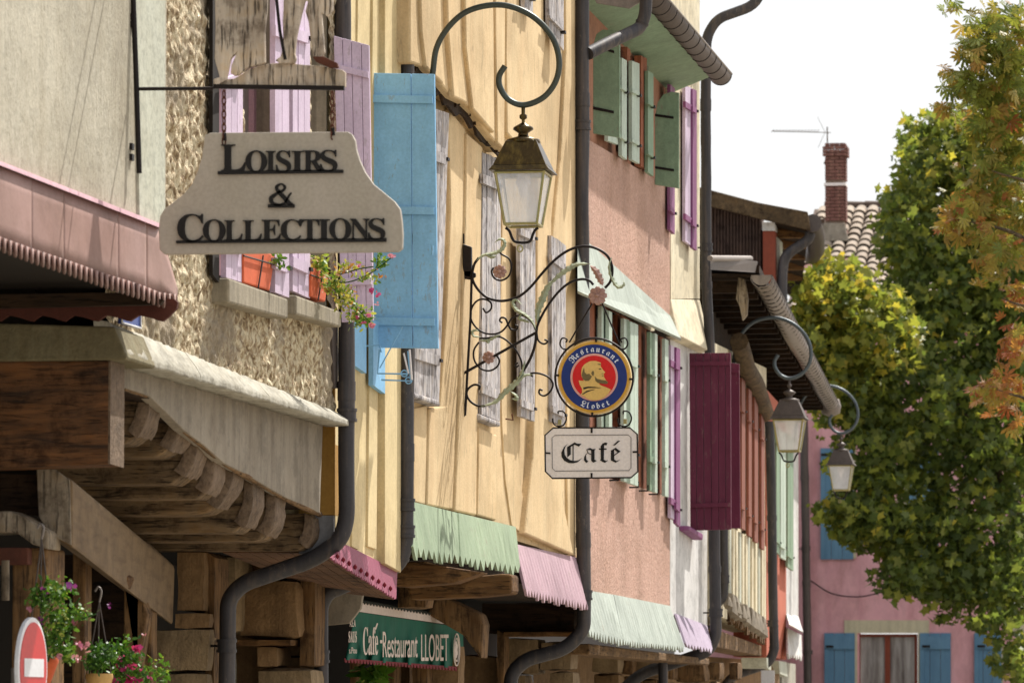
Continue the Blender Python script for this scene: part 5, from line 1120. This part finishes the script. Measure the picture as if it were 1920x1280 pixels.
# ================================================================ plants: leaf meshes
def leaf_shape(kind):
    if kind == 'plane':
        ang = [-90, -150, -195, -215, -245, -262, -270, -278, -295, -325, -345, -30]
        rad = [.15, .66, .48, .86, .62, .72, 1.0, .72, .62, .86, .48, .66]
        return [(r*math.cos(math.radians(a)), -r*math.sin(math.radians(a))*1.0) for a, r in zip(ang, rad)], [tuple(range(12))]
    if kind == 'chestnut':
        vs, fs_ = [], []
        for a in (-80, -45, -15, 15, 45, 80):
            a = math.radians(a); L = 1-.25*abs(a); u = (math.sin(a), math.cos(a)); v_ = (u[1], -u[0]); n = len(vs)
            for t, w_ in ((0, 0), (.35, .06), (.68, .11), (1, 0), (.68, -.11), (.35, -.06)): vs.append((u[0]*t*L+v_[0]*w_, u[1]*t*L+v_[1]*w_))
            fs_.append(tuple(range(n, n+6)))
        return vs, fs_
    if kind == 'oval': return [(0, 0), (.22, .3), (.2, .7), (0, 1), (-.2, .7), (-.22, .3)], [tuple(range(6))]
    if kind == 'petal': return [(math.cos(a)*.5*(1 if k % 2 else .75), math.sin(a)*.5*(1 if k % 2 else .75)) for k, a in enumerate([q*math.pi/5 for q in range(10)])], [tuple(range(10))]
def scatter(pts, kind, size, tint, rng, droop=.3, updir=.4):
    """numpy leaf cloud: pts Nx3 array, tint N array -> verts, faces, tint per vertex"""
    vs, fs_ = leaf_shape(kind); vs = np.array(vs); n = len(pts)
    nr = rng.normal(size=(n, 3)); nr[:, 2] += updir; nr[:, 1] -= .5; nr /= np.linalg.norm(nr, axis=1)[:, None]
    d = rng.normal(size=(n, 3)); d[:, 2] -= droop; d -= (d*nr).sum(1)[:, None]*nr; d /= np.linalg.norm(d, axis=1)[:, None]
    s = np.cross(nr, d); sz = size*rng.uniform(.45, 1.35, n)
    curl = rng.uniform(-.35, .15, n)
    P = pts[:, None, :]+(s[:, None, :]*vs[None, :, 0, None]+d[:, None, :]*vs[None, :, 1, None]+nr[:, None, :]*(curl[:, None]*(vs[:, 0]**2)[None, :]*1.6)[:, :, None])*sz[:, None, None]
    k = len(vs); faces = [tuple(i*k+j for j in f) for i in range(n) for f in fs_]
    return P.reshape(-1, 3), faces, np.repeat(tint, k)
def leafmesh(name, P, faces, tint, m, off):
    me = bpy.data.meshes.new(name); me.from_pydata((P-np.array(off)).tolist(), [], faces)
    at = me.attributes.new('tint', 'FLOAT', 'POINT'); at.data.foreach_set('value', tint.astype(np.float32)); me.materials.append(M[m]); me.update(); return me
def crown(par, name, P, faces, tint, m, kind='stuff'):
    o = bpy.data.objects.new(name, leafmesh(name, P, faces, tint, m, base(par))); link(o, par); o['kind'] = kind; return o
def blob_points(blobs, rng, shell=.55):
    """blobs: px, py, Y, rx px, ry px, depth m, count, mean tint"""
    out, tn = [], []
    for px, py, Y, rx, ry, dm, n, tv in blobs:
        c = V(px, py, Y); k = Y/9000; u = rng.normal(size=(n, 3)); u /= np.linalg.norm(u, axis=1)[:, None]
        r = shell+(1-shell)*rng.random(n)**.6; r = np.where(rng.random(n) < .07, r*rng.uniform(1.0, 1.28, n), r); lump = np.array([noise.noise(Vector(q*2.3)+Vector((px*.01, py*.01, 0))) for q in u])
        r = r*(1+.6*lump)
        p = np.array(c)+u*r[:, None]*np.array([rx*k, dm, ry*k]); out.append(p)
        tn.append(np.clip(tv+rng.normal(0, .16, n)+.25*lump, 0, 1))
    return np.concatenate(out), np.concatenate(tn)
rng = np.random.default_rng(3)
# ---- far plane tree
t1 = thing('plane_tree', 'large green plane tree with yellowing leaves before the pink house', 'tree', (V(2010, 0, 77).x, 77, 0))
bl = [(1560, 560, 74, 78, 75, 1.2, 1700, .68), (1640, 620, 74.5, 90, 90, 1.4, 1700, .6), (1545, 690, 74, 52, 85, 1.0, 1100, .62), (1600, 740, 75, 90, 70, 1.3, 1300, .45), (1520, 620, 73.8, 34, 60, .8, 500, .66),
      (1700, 430, 76.5, 60, 85, 1.2, 1000, .4), (1740, 540, 77, 90, 110, 1.5, 1600, .32), (1720, 330, 77, 40, 70, 1, 600, .42), (1760, 300, 77.5, 60, 75, 1.2, 800, .42), (1840, 330, 78, 90, 110, 1.5, 1400, .42), (1900, 420, 78.5, 90, 170, 1.8, 2000, .36), (1830, 480, 78, 110, 130, 1.6, 1900, .32),
      (1800, 640, 78, 130, 120, 1.8, 2400, .3), (1700, 740, 76, 110, 110, 1.6, 2000, .3), (1640, 850, 75, 75, 90, 1.2, 1300, .34), (1790, 860, 77, 140, 110, 1.8, 2400, .28), (1890, 760, 78, 110, 190, 1.8, 2400, .28), (1620, 930, 75, 60, 50, 1, 600, .34),
      (1650, 985, 75, 92, 52, 1.2, 1100, .34), (1740, 1010, 76, 110, 75, 1.4, 1500, .28), (1860, 1010, 77, 120, 100, 1.6, 1900, .26), (1700, 1080, 75, 72, 44, 1.0, 560, .28), (1800, 1100, 76, 95, 50, 1.2, 800, .26), (1895, 1110, 76, 70, 66, 1.2, 700, .26), (1780, 1160, 76, 34, 14, .5, 60, .28), (1860, 1165, 75, 60, 24, .7, 200, .3), (1880, 1230, 75, 34, 46, .7, 170, .4), (1915, 1250, 75, 30, 50, .8, 180, .45),
      (1920, 600, 79, 90, 260, 2, 2400, .3), (1555, 960, 74.5, 35, 22, .6, 110, .5), (1590, 1000, 74.5, 30, 20, .6, 100, .35), (1755, 240, 77.5, 60, 34, .8, 260, .5), (1715, 275, 77.5, 30, 40, .8, 200, .45), (1860, 235, 78, 70, 70, 1, 700, .5), (1680, 400, 77, 34, 40, .7, 190, .5)]
bl = [(a, b_, c, d, e, f_, int(n*.85), min(1, tv*.72+.12)) for a, b_, c, d, e, f_, n, tv in bl]
P, tn = blob_points(bl, rng, .45); P2, F2, T2 = scatter(P, 'plane', .112, tn, rng)
crown(t1, 'crown', P2, F2, T2, 'plane_leaf')
tr = MB(); tb = Vector((V(2010, 0, 77).x, 77, 0)); fork = tb+Vector((0, 0, 2.6))
tr.tube(cat([tb, tb+Vector((.05, 0, 1.4)), fork], 4), [.26, .25, .24, .23, .22, .21, .2, .2, .2], 12)
part('trunk', tr, 'bark', t1)
for px, py, Y in ((1640, 600, 76.5), (1760, 400, 78), (1900, 560, 79)):
    e = V(px, py, Y); mid = fork.lerp(e, .5)+Vector((0, .6, .9)); pts = cat([fork, mid, e], 6); part('limb', MB().tube(pts, [lerp(.09, .012, i/(len(pts)-1)) for i in range(len(pts))], 7), 'bark', t1)
# ---- near chestnut
t2 = thing('chestnut_tree', 'chestnut tree with browning autumn leaves hanging in from the right edge', 'tree', (V(2120, 0, 52).x, 52, 0))
bl = [(1895, 60, 51, 55, 70, .8, 190, .42), (1860, 110, 51, 50, 50, .7, 120, .42), (1905, 150, 51.5, 50, 60, .8, 150, .38), (1870, 200, 51.5, 55, 45, .7, 130, .45), (1850, 50, 51, 40, 40, .6, 80, .45), (1828, 95, 51, 34, 28, .5, 50, .45), (1790, 142, 51, 34, 12, .4, 26, .45), (1785, 200, 51, 34, 9, .3, 20, .5), (1835, 165, 51, 40, 34, .6, 70, .42), (1835, 240, 52, 40, 34, .6, 70, .45), (1805, 165, 51, 45, 16, .4, 22, .4), (1815, 70, 51, 22, 14, .3, 9, .5), (1785, 10, 51, 30, 8, .3, 9, .45),
      (1890, 260, 52, 55, 70, .9, 190, .4), (1850, 320, 52, 60, 60, .8, 150, .5), (1900, 390, 52.5, 60, 80, 1, 220, .55), (1820, 400, 52, 60, 60, .8, 140, .62), (1870, 480, 52, 50, 50, .8, 120, .55), (1905, 560, 52.5, 35, 40, .7, 50, .8),
      (1900, 650, 52, 38, 30, .6, 44, .85), (1885, 720, 52, 48, 36, .7, 60, .82), (1860, 740, 52, 40, 30, .6, 40, .75), (2000, 300, 53, 90, 400, 1.6, 420, .5), (1780, 420, 52, 26, 22, .4, 22, .75), (1920, 790, 52, 30, 30, .5, 22, .6)]
P, tn = blob_points(bl, rng, .2)
vis = [i for i in range(len(P))]
order = rng.permutation(len(P)); near, rest = order[:300], order[300:]
P2, F2, T2 = scatter(P[rest], 'chestnut', .148, tn[rest], rng, .9, .6); crown(t2, 'crown', P2, F2, T2, 'chestnut_leaf')
variants = []
for tv in (.2, .4, .6, .8, .95):
    for q in range(2):
        a, f_, t_ = scatter(np.zeros((1, 3)), 'chestnut', .15, np.array([tv]), rng, .9, .6); variants.append((tv, leafmesh('leaf', a, f_, t_, 'chestnut_leaf', (0, 0, 0))))
for i in near:
    c = min(variants, key=lambda q: abs(q[0]-tn[i])+random.random()*.15)
    o = bpy.data.objects.new('leaf', c[1]); o.location = Vector(P[i])-t2.location; o.rotation_euler = (random.uniform(-.5, .5), random.uniform(-.5, .5), random.uniform(-1, 1)); link(o, t2)
tb = t2.location.copy(); part('trunk', MB().tube(cat([tb, tb+Vector((0, 0, 2.2)), tb+Vector((-.1, 0, 4.5)), tb+Vector((-.3, .2, 8.5))], 4), [.3, .28, .27, .26, .24, .22, .2, .18, .16, .12, .08, .05, .04], 12), 'bark', t2)
for px, py in ((1900, 60), (1800, 165), (1830, 110), (1860, 320), (1800, 410), (1880, 560), (1870, 730), (1785, 12)):
    e = V(px, py, 51.5); s0 = tb+Vector((-.1, 0, max(3, e.z-1.4))); mid = s0.lerp(e, .55)+Vector((0, 0, .35)); pts = cat([s0, mid, e], 6)
    part('branch', MB().tube(pts, [lerp(.05, .006, i/(len(pts)-1)) for i in range(len(pts))], 6), 'bark', t2)

# ================================================================ window boxes and hanging pots
def planter(label, q, X, m='terracotta', grp='terracotta window boxes'):
    o = thing('window_box', label, 'planter', W(*q[3], X), grp)
    P = [W(x, y, X) for x, y in q]; part('trough', MB().hexa(P, [p+Vector((-.16, 0, 0)) for p in P]), m, o, .008)
    L = W(q[0][0], lerp(q[0][1], q[3][1], .28), X+.012); R_ = W(q[1][0], lerp(q[1][1], q[2][1], .28), X+.012)
    part('wire', MB().tube([L, R_], .005, 5), 'iron', o)
    for t in (.62,):
        a = W(lerp(q[0][0], q[1][0], t), lerp(q[0][1], q[1][1], t)+8, X+.012); c = W(lerp(q[3][0], q[2][0], t)-3, lerp(q[3][1], q[2][1], t), X+.012); part('wire', MB().tube([a, c], .005, 5), 'iron', o)
    return o
planter('terracotta window box on the nearer sill, below the hanging board', [(457, 460), (516, 478), (506, 545), (457, 530)], -5.42)
planter('terracotta window box on the farther sill, under the trailing plant', [(583, 500), (617, 512), (610, 566), (583, 556)], -5.42)
def plant(name, label, blobs, Ys, sizes, seed=1, flowers=(), stems=()):
    r = np.random.default_rng(seed); o = thing(name, label, 'plant', V(blobs[0][0], blobs[0][1], Ys))
    P, tn = blob_points([(a, b_, Ys, c, d, dd, n, tv) for a, b_, c, d, dd, n, tv in blobs], r, .1)
    a, f_, t_ = scatter(P, 'oval', sizes, tn, r, .2, .5); crown(o, 'foliage', a, f_, t_, 'pot_leaf')
    if stems:
        mb = MB()
        for s in stems: mb.tube(cat([V(x, y, Ys) for x, y in s], 4), .004, 5)
        part('stem', mb, 'pot_leaf', o)
    for (x, y, s, tv) in flowers:
        pp = np.array([V(x, y, Ys-.06)])+r.normal(0, s*.25, (7, 3)); a, f_, t_ = scatter(pp, 'petal', s*.72, np.full(7, tv), r)
        fo = bpy.data.objects.new('flower', leafmesh('flower', a, f_, t_, 'petal', base(o))); link(fo, o)
    return o
plant('trailing_plant', 'sunlit trailing plant with pink flowers beside the lilac shutter',
      [(600, 495, 16, 22, .1, 150, .65), (625, 530, 26, 26, .12, 200, .7), (650, 560, 22, 30, .12, 200, .72), (670, 590, 24, 24, .1, 170, .55), (690, 520, 30, 12, .1, 80, .6), (712, 490, 14, 16, .08, 60, .4), (655, 500, 30, 14, .1, 70, .8), (685, 600, 20, 14, .1, 60, .4)],
      26.9, .032, 11, [(697, 545, .035, .1), (708, 552, .03, .3), (703, 570, .03, .7), (690, 590, .03, .5), (672, 594, .03, .35), (698, 610, .035, .6), (735, 480, .03, .75), (672, 498, .02, .3), (680, 605, .03, .4)],
      [[(600, 510), (640, 530), (690, 515), (735, 482)], [(610, 530), (650, 560), (690, 600), (700, 612)], [(620, 520), (670, 505), (700, 500)]])
plant('window_plant', 'few green leaves rising from the nearer window box', [(520, 486, 12, 10, .06, 50, .35), (530, 500, 14, 6, .05, 20, .3)], 25.6, .03, 5)
def hanging(label, px, ytop, rim, bot, w0, w1, Y, m):
    o = thing('hanging_pot', label, 'plant pot', V(px, bot, Y), 'hanging flower pots at the arcade'); k = Y/9000; c = V(px, rim, Y)
    h = (bot-rim)*k; part('pot', MB().lathe(c, [(w0*k, 0), (w0*k*1.03, -.02), (w0*k*.97, -.03), (w1*k, -h), (.001, -h), ], 24), m, o)
    for s in (-.9, -.1, .85): part('hanger_wire', MB().tube([V(px+(s if abs(s) < .5 else 0)*4, ytop, Y), V(px+s*w0, rim, Y)], .004, 5), 'zinc_dark', o)
    part('hook', MB().tube(cat([V(px-8, ytop-20, Y), V(px-2, ytop-28, Y), V(px+4, ytop-20, Y), V(px, ytop, Y)], 4), .006, 6), 'zinc', o)
    return o
hanging('terracotta hanging pot behind the no entry sign', 78, 1010, 1232, 1290, 32, 14, 21.6, 'terracotta')
hanging('yellow hanging pot under the grey-green bush', 186, 1128, 1262, 1320, 26, 16, 23.0, 'pot_yellow')
plant('hanging_plant', 'leggy hanging plant with pink and violet flowers beside the no entry sign',
      [(100, 1110, 40, 30, .12, 300, .3), (110, 1160, 36, 40, .12, 320, .35), (100, 1205, 34, 34, .12, 260, .3), (75, 1120, 24, 24, .1, 120, .15), (150, 1150, 26, 20, .08, 80, .35), (130, 1230, 22, 18, .08, 80, .4)], 21.5, .03, 21,
      [(54, 1143, .035, .65), (85, 1106, .03, 1), (137, 1098, .04, 1), (141, 1170, .035, .55), (146, 1208, .03, .55), (158, 1212, .035, .7), (112, 1230, .03, .7), (145, 1234, .03, .7), (204, 1132, .025, 1), (76, 1160, .03, 1)],
      [[(90, 1240), (110, 1180), (150, 1120)], [(90, 1240), (80, 1180), (78, 1110)], [(100, 1230), (140, 1170), (180, 1150)]])
plant('grey_plant', 'grey-green bushy plant in the yellow hanging pot', [(190, 1225, 34, 26, .12, 420, .05), (180, 1245, 28, 14, .1, 200, .05)], 22.9, .024, 31)
plant('pink_geranium', 'magenta geraniums at the bottom of the stone pier', [(235, 1225, 36, 34, .12, 260, .12), (250, 1265, 50, 26, .14, 300, .15), (300, 1262, 30, 30, .1, 120, .4)], 23.2, .03, 41,
      [(258, 1218, .05, .05), (226, 1231, .035, .2), (226, 1250, .04, .1), (248, 1247, .045, .1), (235, 1252, .03, .2), (263, 1255, .03, .1), (240, 1274, .07, .0), (215, 1276, .05, .05), (262, 1280, .05, .05), (285, 1270, .03, .2), (270, 1190, .02, .7)])
plant('potted_palm', 'spiky green plant below the green awning', [(705, 1262, 26, 26, .2, 60, .3), (690, 1280, 24, 20, .2, 40, .4)], 33.5, .11, 51)

# ================================================================ no entry sign
ne = thing('no_entry_sign', 'red round no entry sign with white bar seen at a slant', 'traffic sign', V(62, 1400, 20.5))
cN = V(62, 1251, 20.5); ang = math.radians(88); ux = Vector((math.cos(ang), math.sin(ang), 0)); nx = Vector((math.sin(ang), -math.cos(ang), 0)); Rn = 97*20.5/9000
def nd(r, k): return [cN+ux*r*math.cos(a)*1.0+Vector((0, 0, r*math.sin(a)))+nx*k for a in [2*math.pi*i/48 for i in range(48)]]
part('rim', MB().prism(nd(Rn, 0), -nx*.02), 'traffic_white', ne, .004); part('red_face', MB().prism(nd(Rn*.9, .003), -nx*.003), 'traffic_red', ne)
bw, bh = Rn*.66, Rn*.18
part('white_bar', MB().prism([cN+ux*a+Vector((0, 0, c))+nx*.006 for a, c in ((-bw, -bh), (bw, -bh), (bw, bh), (-bw, bh))], -nx*.003), 'traffic_white', ne)
part('post', MB().tube([Vector((cN.x, cN.y, 0))-nx*.07, cN-nx*.07], .03, 10), 'zinc', ne)

# ================================================================ far pink house
YF = 88.0
fh = thing('pink_end_house', 'pink house with blue shutters closing the street behind the trees', 'house', V(1700, 1350, YF))
zE = V(0, 640, YF).z; xl, xr = V(1488, 0, YF).x, V(2400, 0, YF).x
wx0, wx1, wz1, wz0 = V(1604, 0, YF).x, V(1722, 0, YF).x, V(0, 1185, YF).z, 0.8
part('wall', MB().prism([(xl, YF, 0), (wx0, YF, 0), (wx0, YF, wz1), (wx1, YF, wz1), (wx1, YF, 0), (xr, YF, 0), (xr, YF, zE), (xl, YF, zE)], (0, .35, 0)), 'far_pink', fh)
part('side_wing', MB().box(V(1290, 0, YF).x, xl, YF+.4, YF+.8, 0, 4.6), 'far_pink', fh)
part('lintel', MB().prism([V(1583, 1162, YF-.02), V(1742, 1162, YF-.02), V(1742, 1186, YF-.02), V(1583, 1186, YF-.02)], (0, .02, 0)), 'far_cream', fh)
def far_window(x0, x1, y0, y1_, glass='window_glass'):
    h = hub('window', fh, V(x0, y1_, YF)); fr_ = MB(); w_ = 5
    for q in ([(x0, y0), (x0+w_, y0), (x0+w_, y1_), (x0, y1_)], [(x1-w_, y0), (x1, y0), (x1, y1_), (x1-w_, y1_)], [(x0, y0), (x1, y0), (x1, y0+w_), (x0, y0+w_)], [((x0+x1)/2-5, y0), ((x0+x1)/2+5, y0), ((x0+x1)/2+5, y1_), ((x0+x1)/2-5, y1_)]):
        part('sash', MB().prism([V(x, y, YF+.06+random.uniform(0, .004)) for x, y in q], (0, .06, 0)), 'red_paint', h)
    part('pane', MB().prism([V(x0, y0, YF+.1), V(x1, y0, YF+.1), V(x1, y1_, YF+.1), V(x0, y1_, YF+.1)], (0, .01, 0)), glass, h)
    for s, xx in ((-1, x0-4), (1, x1+4)): part('jamb', MB().prism([V(xx-3, y0-4, YF-.03), V(xx+3, y0-4, YF-.03), V(xx+3, y1_, YF-.03), V(xx-3, y1_, YF-.03)], (0, .03, 0)), 'far_cream', h)
far_window(1608, 1720, 1188, 1420, 'curtain_reflection')
far_window(1882, 1990, 1188, 1420)
part('lintel', MB().prism([V(1880, 1162, YF-.02), V(2010, 1162, YF-.02), V(2010, 1186, YF-.02), V(1880, 1186, YF-.02)], (0, .02, 0)), 'far_cream', fh)
def far_shutter(x0, x1, y0, y1_, rail=.18):
    h = hub('shutter', fh, V(x0, y1_, YF)); k = (x1-x0)/3
    for i in range(3): part('plank', MB().prism([V(x0+i*k+.4, y0, YF-.05), V(x0+(i+1)*k-.4, y0, YF-.05), V(x0+(i+1)*k-.4, y1_, YF-.05), V(x0+i*k+.4, y1_, YF-.05)], (0, .03, 0)), 'blue_far', h)
    part('batten', MB().prism([V(x0+1, y0+6, YF-.08), V(x1-1, y0+6, YF-.08), V(x1-1, y0+30, YF-.08), V(x0+1, y0+30, YF-.08)], (0, .028, 0)), 'blue_far', h)
    part('edge_rail', MB().prism([V(x0+1, y0+31, YF-.08), V(x0+9, y0+31, YF-.08), V(x0+9, y1_, YF-.08), V(x0+1, y1_, YF-.08)], (0, .028, 0)), 'blue_far', h)
    for t in (.12,): part('hinge', MB().box(V(x0-2, 0, YF).x, V(x0+12, 0, YF).x, YF-.1, YF-.081, V(0, lerp(y0, y1_, t)+3, YF).z, V(0, lerp(y0, y1_, t)-1, YF).z), 'iron', h)
for q in ((1545, 1603, 1186, 1420), (1724, 1783, 1186, 1420), (1826, 1878, 1186, 1420), (1538, 1600, 840, 1048), (1700, 1760, 840, 1048)): far_shutter(*q)
far_window(1606, 1694, 842, 1046)
part('soffit', MB().box(xl-.3, xr, YF-.45, YF+.1, zE-.06, zE), 'timber_x', fh)
# roof: bed plane and canal tiles
zR, YR = V(0, 414, 94.0).z, 94.0
part('roof_bed', MB().prism([(xl-.2, YF-.5, zE), (xr, YF-.5, zE), (xr, YR, zR-.1), (xl-.2, YR, zR-.1)], (0, 0, .06)), 'tile_bed', fh)
part('roof_bed', MB().prism([(xl-.2, YR, zR-.1), (xr, YR, zR-.1), (xr, YR+6, zE), (xl-.2, YR+6, zE)], (0, 0, .06)), 'tile_bed', fh)
def tile_mesh(L=.46, r=.12, r2=.10, n=7):
    mb = MB(); rows = []
    for s, rr, dz in ((0, r, .05), (1, r2, .0)):
        rows.append([Vector((rr*math.cos(a), s*L, dz+rr*.75*math.sin(a))) for a in [math.pi-math.pi*k/n for k in range(n+1)]])
    mb.grid(rows); rows2 = [[p+Vector((0, 0, -.018)) for p in r_] for r_ in rows]; mb.grid([rows[0], rows2[0]]); mb.grid(rows2)
    return mesh('tile', mb, 'tile', Vector((0, 0, 0)))
tm = [tile_mesh(r=.118+.006*i) for i in range(3)]
tm2 = tm[1].copy(); tm2.materials[0] = M['brick_red']
sl_ = math.atan2(zR-.1-zE, YR-YF+.5); Ls = math.hypot(zR-.1-zE, YR-YF+.5); stuff_v = MB(); cnt = 0
ncol = int((xr-xl)/.245)
for cidx in range(ncol):
    x = xl+.0+cidx*.245
    for r_ in range(int(Ls/.36)):
        d = r_*.36; y = YF-.5+d*math.cos(sl_); z = zE+d*math.sin(sl_)+.09
        pxx = 960+F_PX*((x*RT.x+y*RT.y)/((Vector((x, y, z-1.6))).dot(FW))); pyy = 640-F_PX*(Vector((x, y, z-1.6)).dot(UP)/Vector((x, y, z-1.6)).dot(FW))
        vis_ = (1480 < pxx < 1760 and pyy < 570) and cnt < 300
        if pxx > 1960: continue
        rz = random.uniform(-.03, .03); jx = random.uniform(-.012, .012)
        if vis_:
            o = bpy.data.objects.new('roof_tile', random.choice(tm) if random.random() > .1 else tm2); o.location = Vector((x+jx, y, z))-fh.location; o.rotation_euler = (sl_+.03, 0, rz); link(o, fh); cnt += 1
        else:
            n0 = len(stuff_v.v); cs, sn_ = math.cos(sl_+.03), math.sin(sl_+.03)
            rows = []
            for s, rr in ((0, .12), (1, .10)):
                rows.append([Vector((x+jx+rr*math.cos(a), y+s*.46*cs-(rr*.75*math.sin(a)+.05*(1-s))*sn_, z+s*.46*sn_+(rr*.75*math.sin(a)+.05*(1-s))*cs)) for a in [math.pi-math.pi*k/5 for k in range(6)]])
            stuff_v.grid(rows)
part('roof_tiles', stuff_v, 'tile', fh, kind='stuff')
rd = MB()
for k in range(int((xr-xl)/.4)):
    x = xl+k*.4; rd.grid([[Vector((x+s*.44, YR+rr*math.cos(a), zR-.02+rr*math.sin(a))) for a in [math.pi*j/6 for j in range(7)]] for s, rr in ((0, .13), (1, .11))])
part('ridge_tiles', rd, 'tile_bed', fh, kind='stuff')
# chimney
YCh = 92.0; kx = YCh/9000
ch = part('chimney', MB().box(V(1546, 0, YCh).x, V(1581, 0, YCh).x, YCh, YCh+.36, V(0, 460, YCh).z, V(0, 312, YCh).z), 'brick_mortar', fh)
cx0, cx1 = V(1545, 0, YCh).x, V(1582, 0, YCh).x; bwid = (cx1-cx0)/2; bm_ = MB().box(-.5, .5, -.5, .5, -.5, .5); brm = mesh('brick', bm_, 'brick_red', Vector((0, 0, 0)))
zc = V(0, 440, YCh).z; row = 0
while zc < V(0, 302, YCh).z:
    if abs(zc-V(0, 373, YCh).z) > .04:
        wide = .04 if zc > V(0, 326, YCh).z and zc < V(0, 308, YCh).z else 0
        for side in range(2):
            for k in range(2 if row % 2 else 3):
                n = 2 if row % 2 else 3
                ww = (cx1-cx0+2*wide); 
                if n == 2: seg = (cx0-wide+k*ww/2, cx0-wide+(k+1)*ww/2)
                else: seg = (cx0-wide+[0, .25, .75][k]*ww, cx0-wide+[.25, .75, 1][k]*ww)
                if side == 0:
                    o = bpy.data.objects.new('brick', brm); o.scale = (seg[1]-seg[0]-.012, .1, .052); o.location = Vector(((seg[0]+seg[1])/2, YCh-.0-wide, zc+.03))-fh.location; link(o, ch)
        o = bpy.data.objects.new('brick', brm); o.scale = (.06, .36+wide, .052); o.location = Vector((cx1+wide-.01, YCh+.19, zc+.03))-fh.location; link(o, ch)
    zc += .066; row += 1
part('white_band', MB().box(cx0-.015, cx1+.025, YCh-.065, YCh+.4, V(0, 376, YCh).z, V(0, 371, YCh).z), 'plate_white', ch)
part('flashing', MB().hexa([V(1538, 452, YCh-.3), V(1592, 452, YCh-.3), V(1592, 452, YCh+.5), V(1538, 452, YCh+.5)], [V(1544, 418, YCh-.1), V(1584, 418, YCh-.1), V(1584, 418, YCh+.4), V(1544, 418, YCh+.4)]), 'grey_fascia', ch, .02)
part('flashing', MB().prism([V(1510, 414, YCh+.4), V(1546, 410, YCh+.4), V(1546, 420, YCh+.4), V(1510, 422, YCh+.4)], (0, .3, 0)), 'tile_bed', ch)
for sg_, x0, x1 in ((-1, 1544, 1562), (1, 1578, 1561)):
    part('cap_tile', MB().prism([V(x0, 306, YCh), V(x0+sg_*-1*3, 300, YCh), V(x1, 288, YCh), V(x1, 294, YCh)], (0, .3, 0)), 'rust', ch)
an = thing('tv_antenna', 'thin aluminium television antenna above the brick chimney', 'antenna', V(1551, 300, 92.3))
Q = lambda x, y: V(x, y, 92.3)
part('mast', MB().tube([Q(1552, 310), Q(1551, 238)], .014, 6), 'zinc', an); part('boom', MB().tube([Q(1447, 246), Q(1558, 249)], .009, 5), 'zinc', an)
for k in range(15):
    x = 1448+k*6; part('element', MB().tube([Q(x-2, 248), Q(x+4, 243)], .007, 4), 'zinc', an)
part('reflector', MB().tube([Q(1533, 220), Q(1547, 248), Q(1534, 277)], .005, 4), 'zinc', an)
drainpipe('grey drainpipe at the left end of the far pink house', [V(1507, 780, YF-.3), V(1512, 1100, YF-.3), V(1517, 1440, YF-.3)], .075, 'zinc_dark', collars=[V(1511, 1028, YF-.3), V(1515, 1222, YF-.3)])
wire = cat([V(1520, 1088, YF-.1), V(1560, 1112, YF-.1), V(1610, 1118, YF-.1), V(1660, 1108, YF-.1), V(1760, 1085, YF-.1)], 6)
solo('wall_cable', MB().tube(wire, .012, 5), 'iron', 'thin dark cable looping across the far pink wall', 'cable', wire[0])
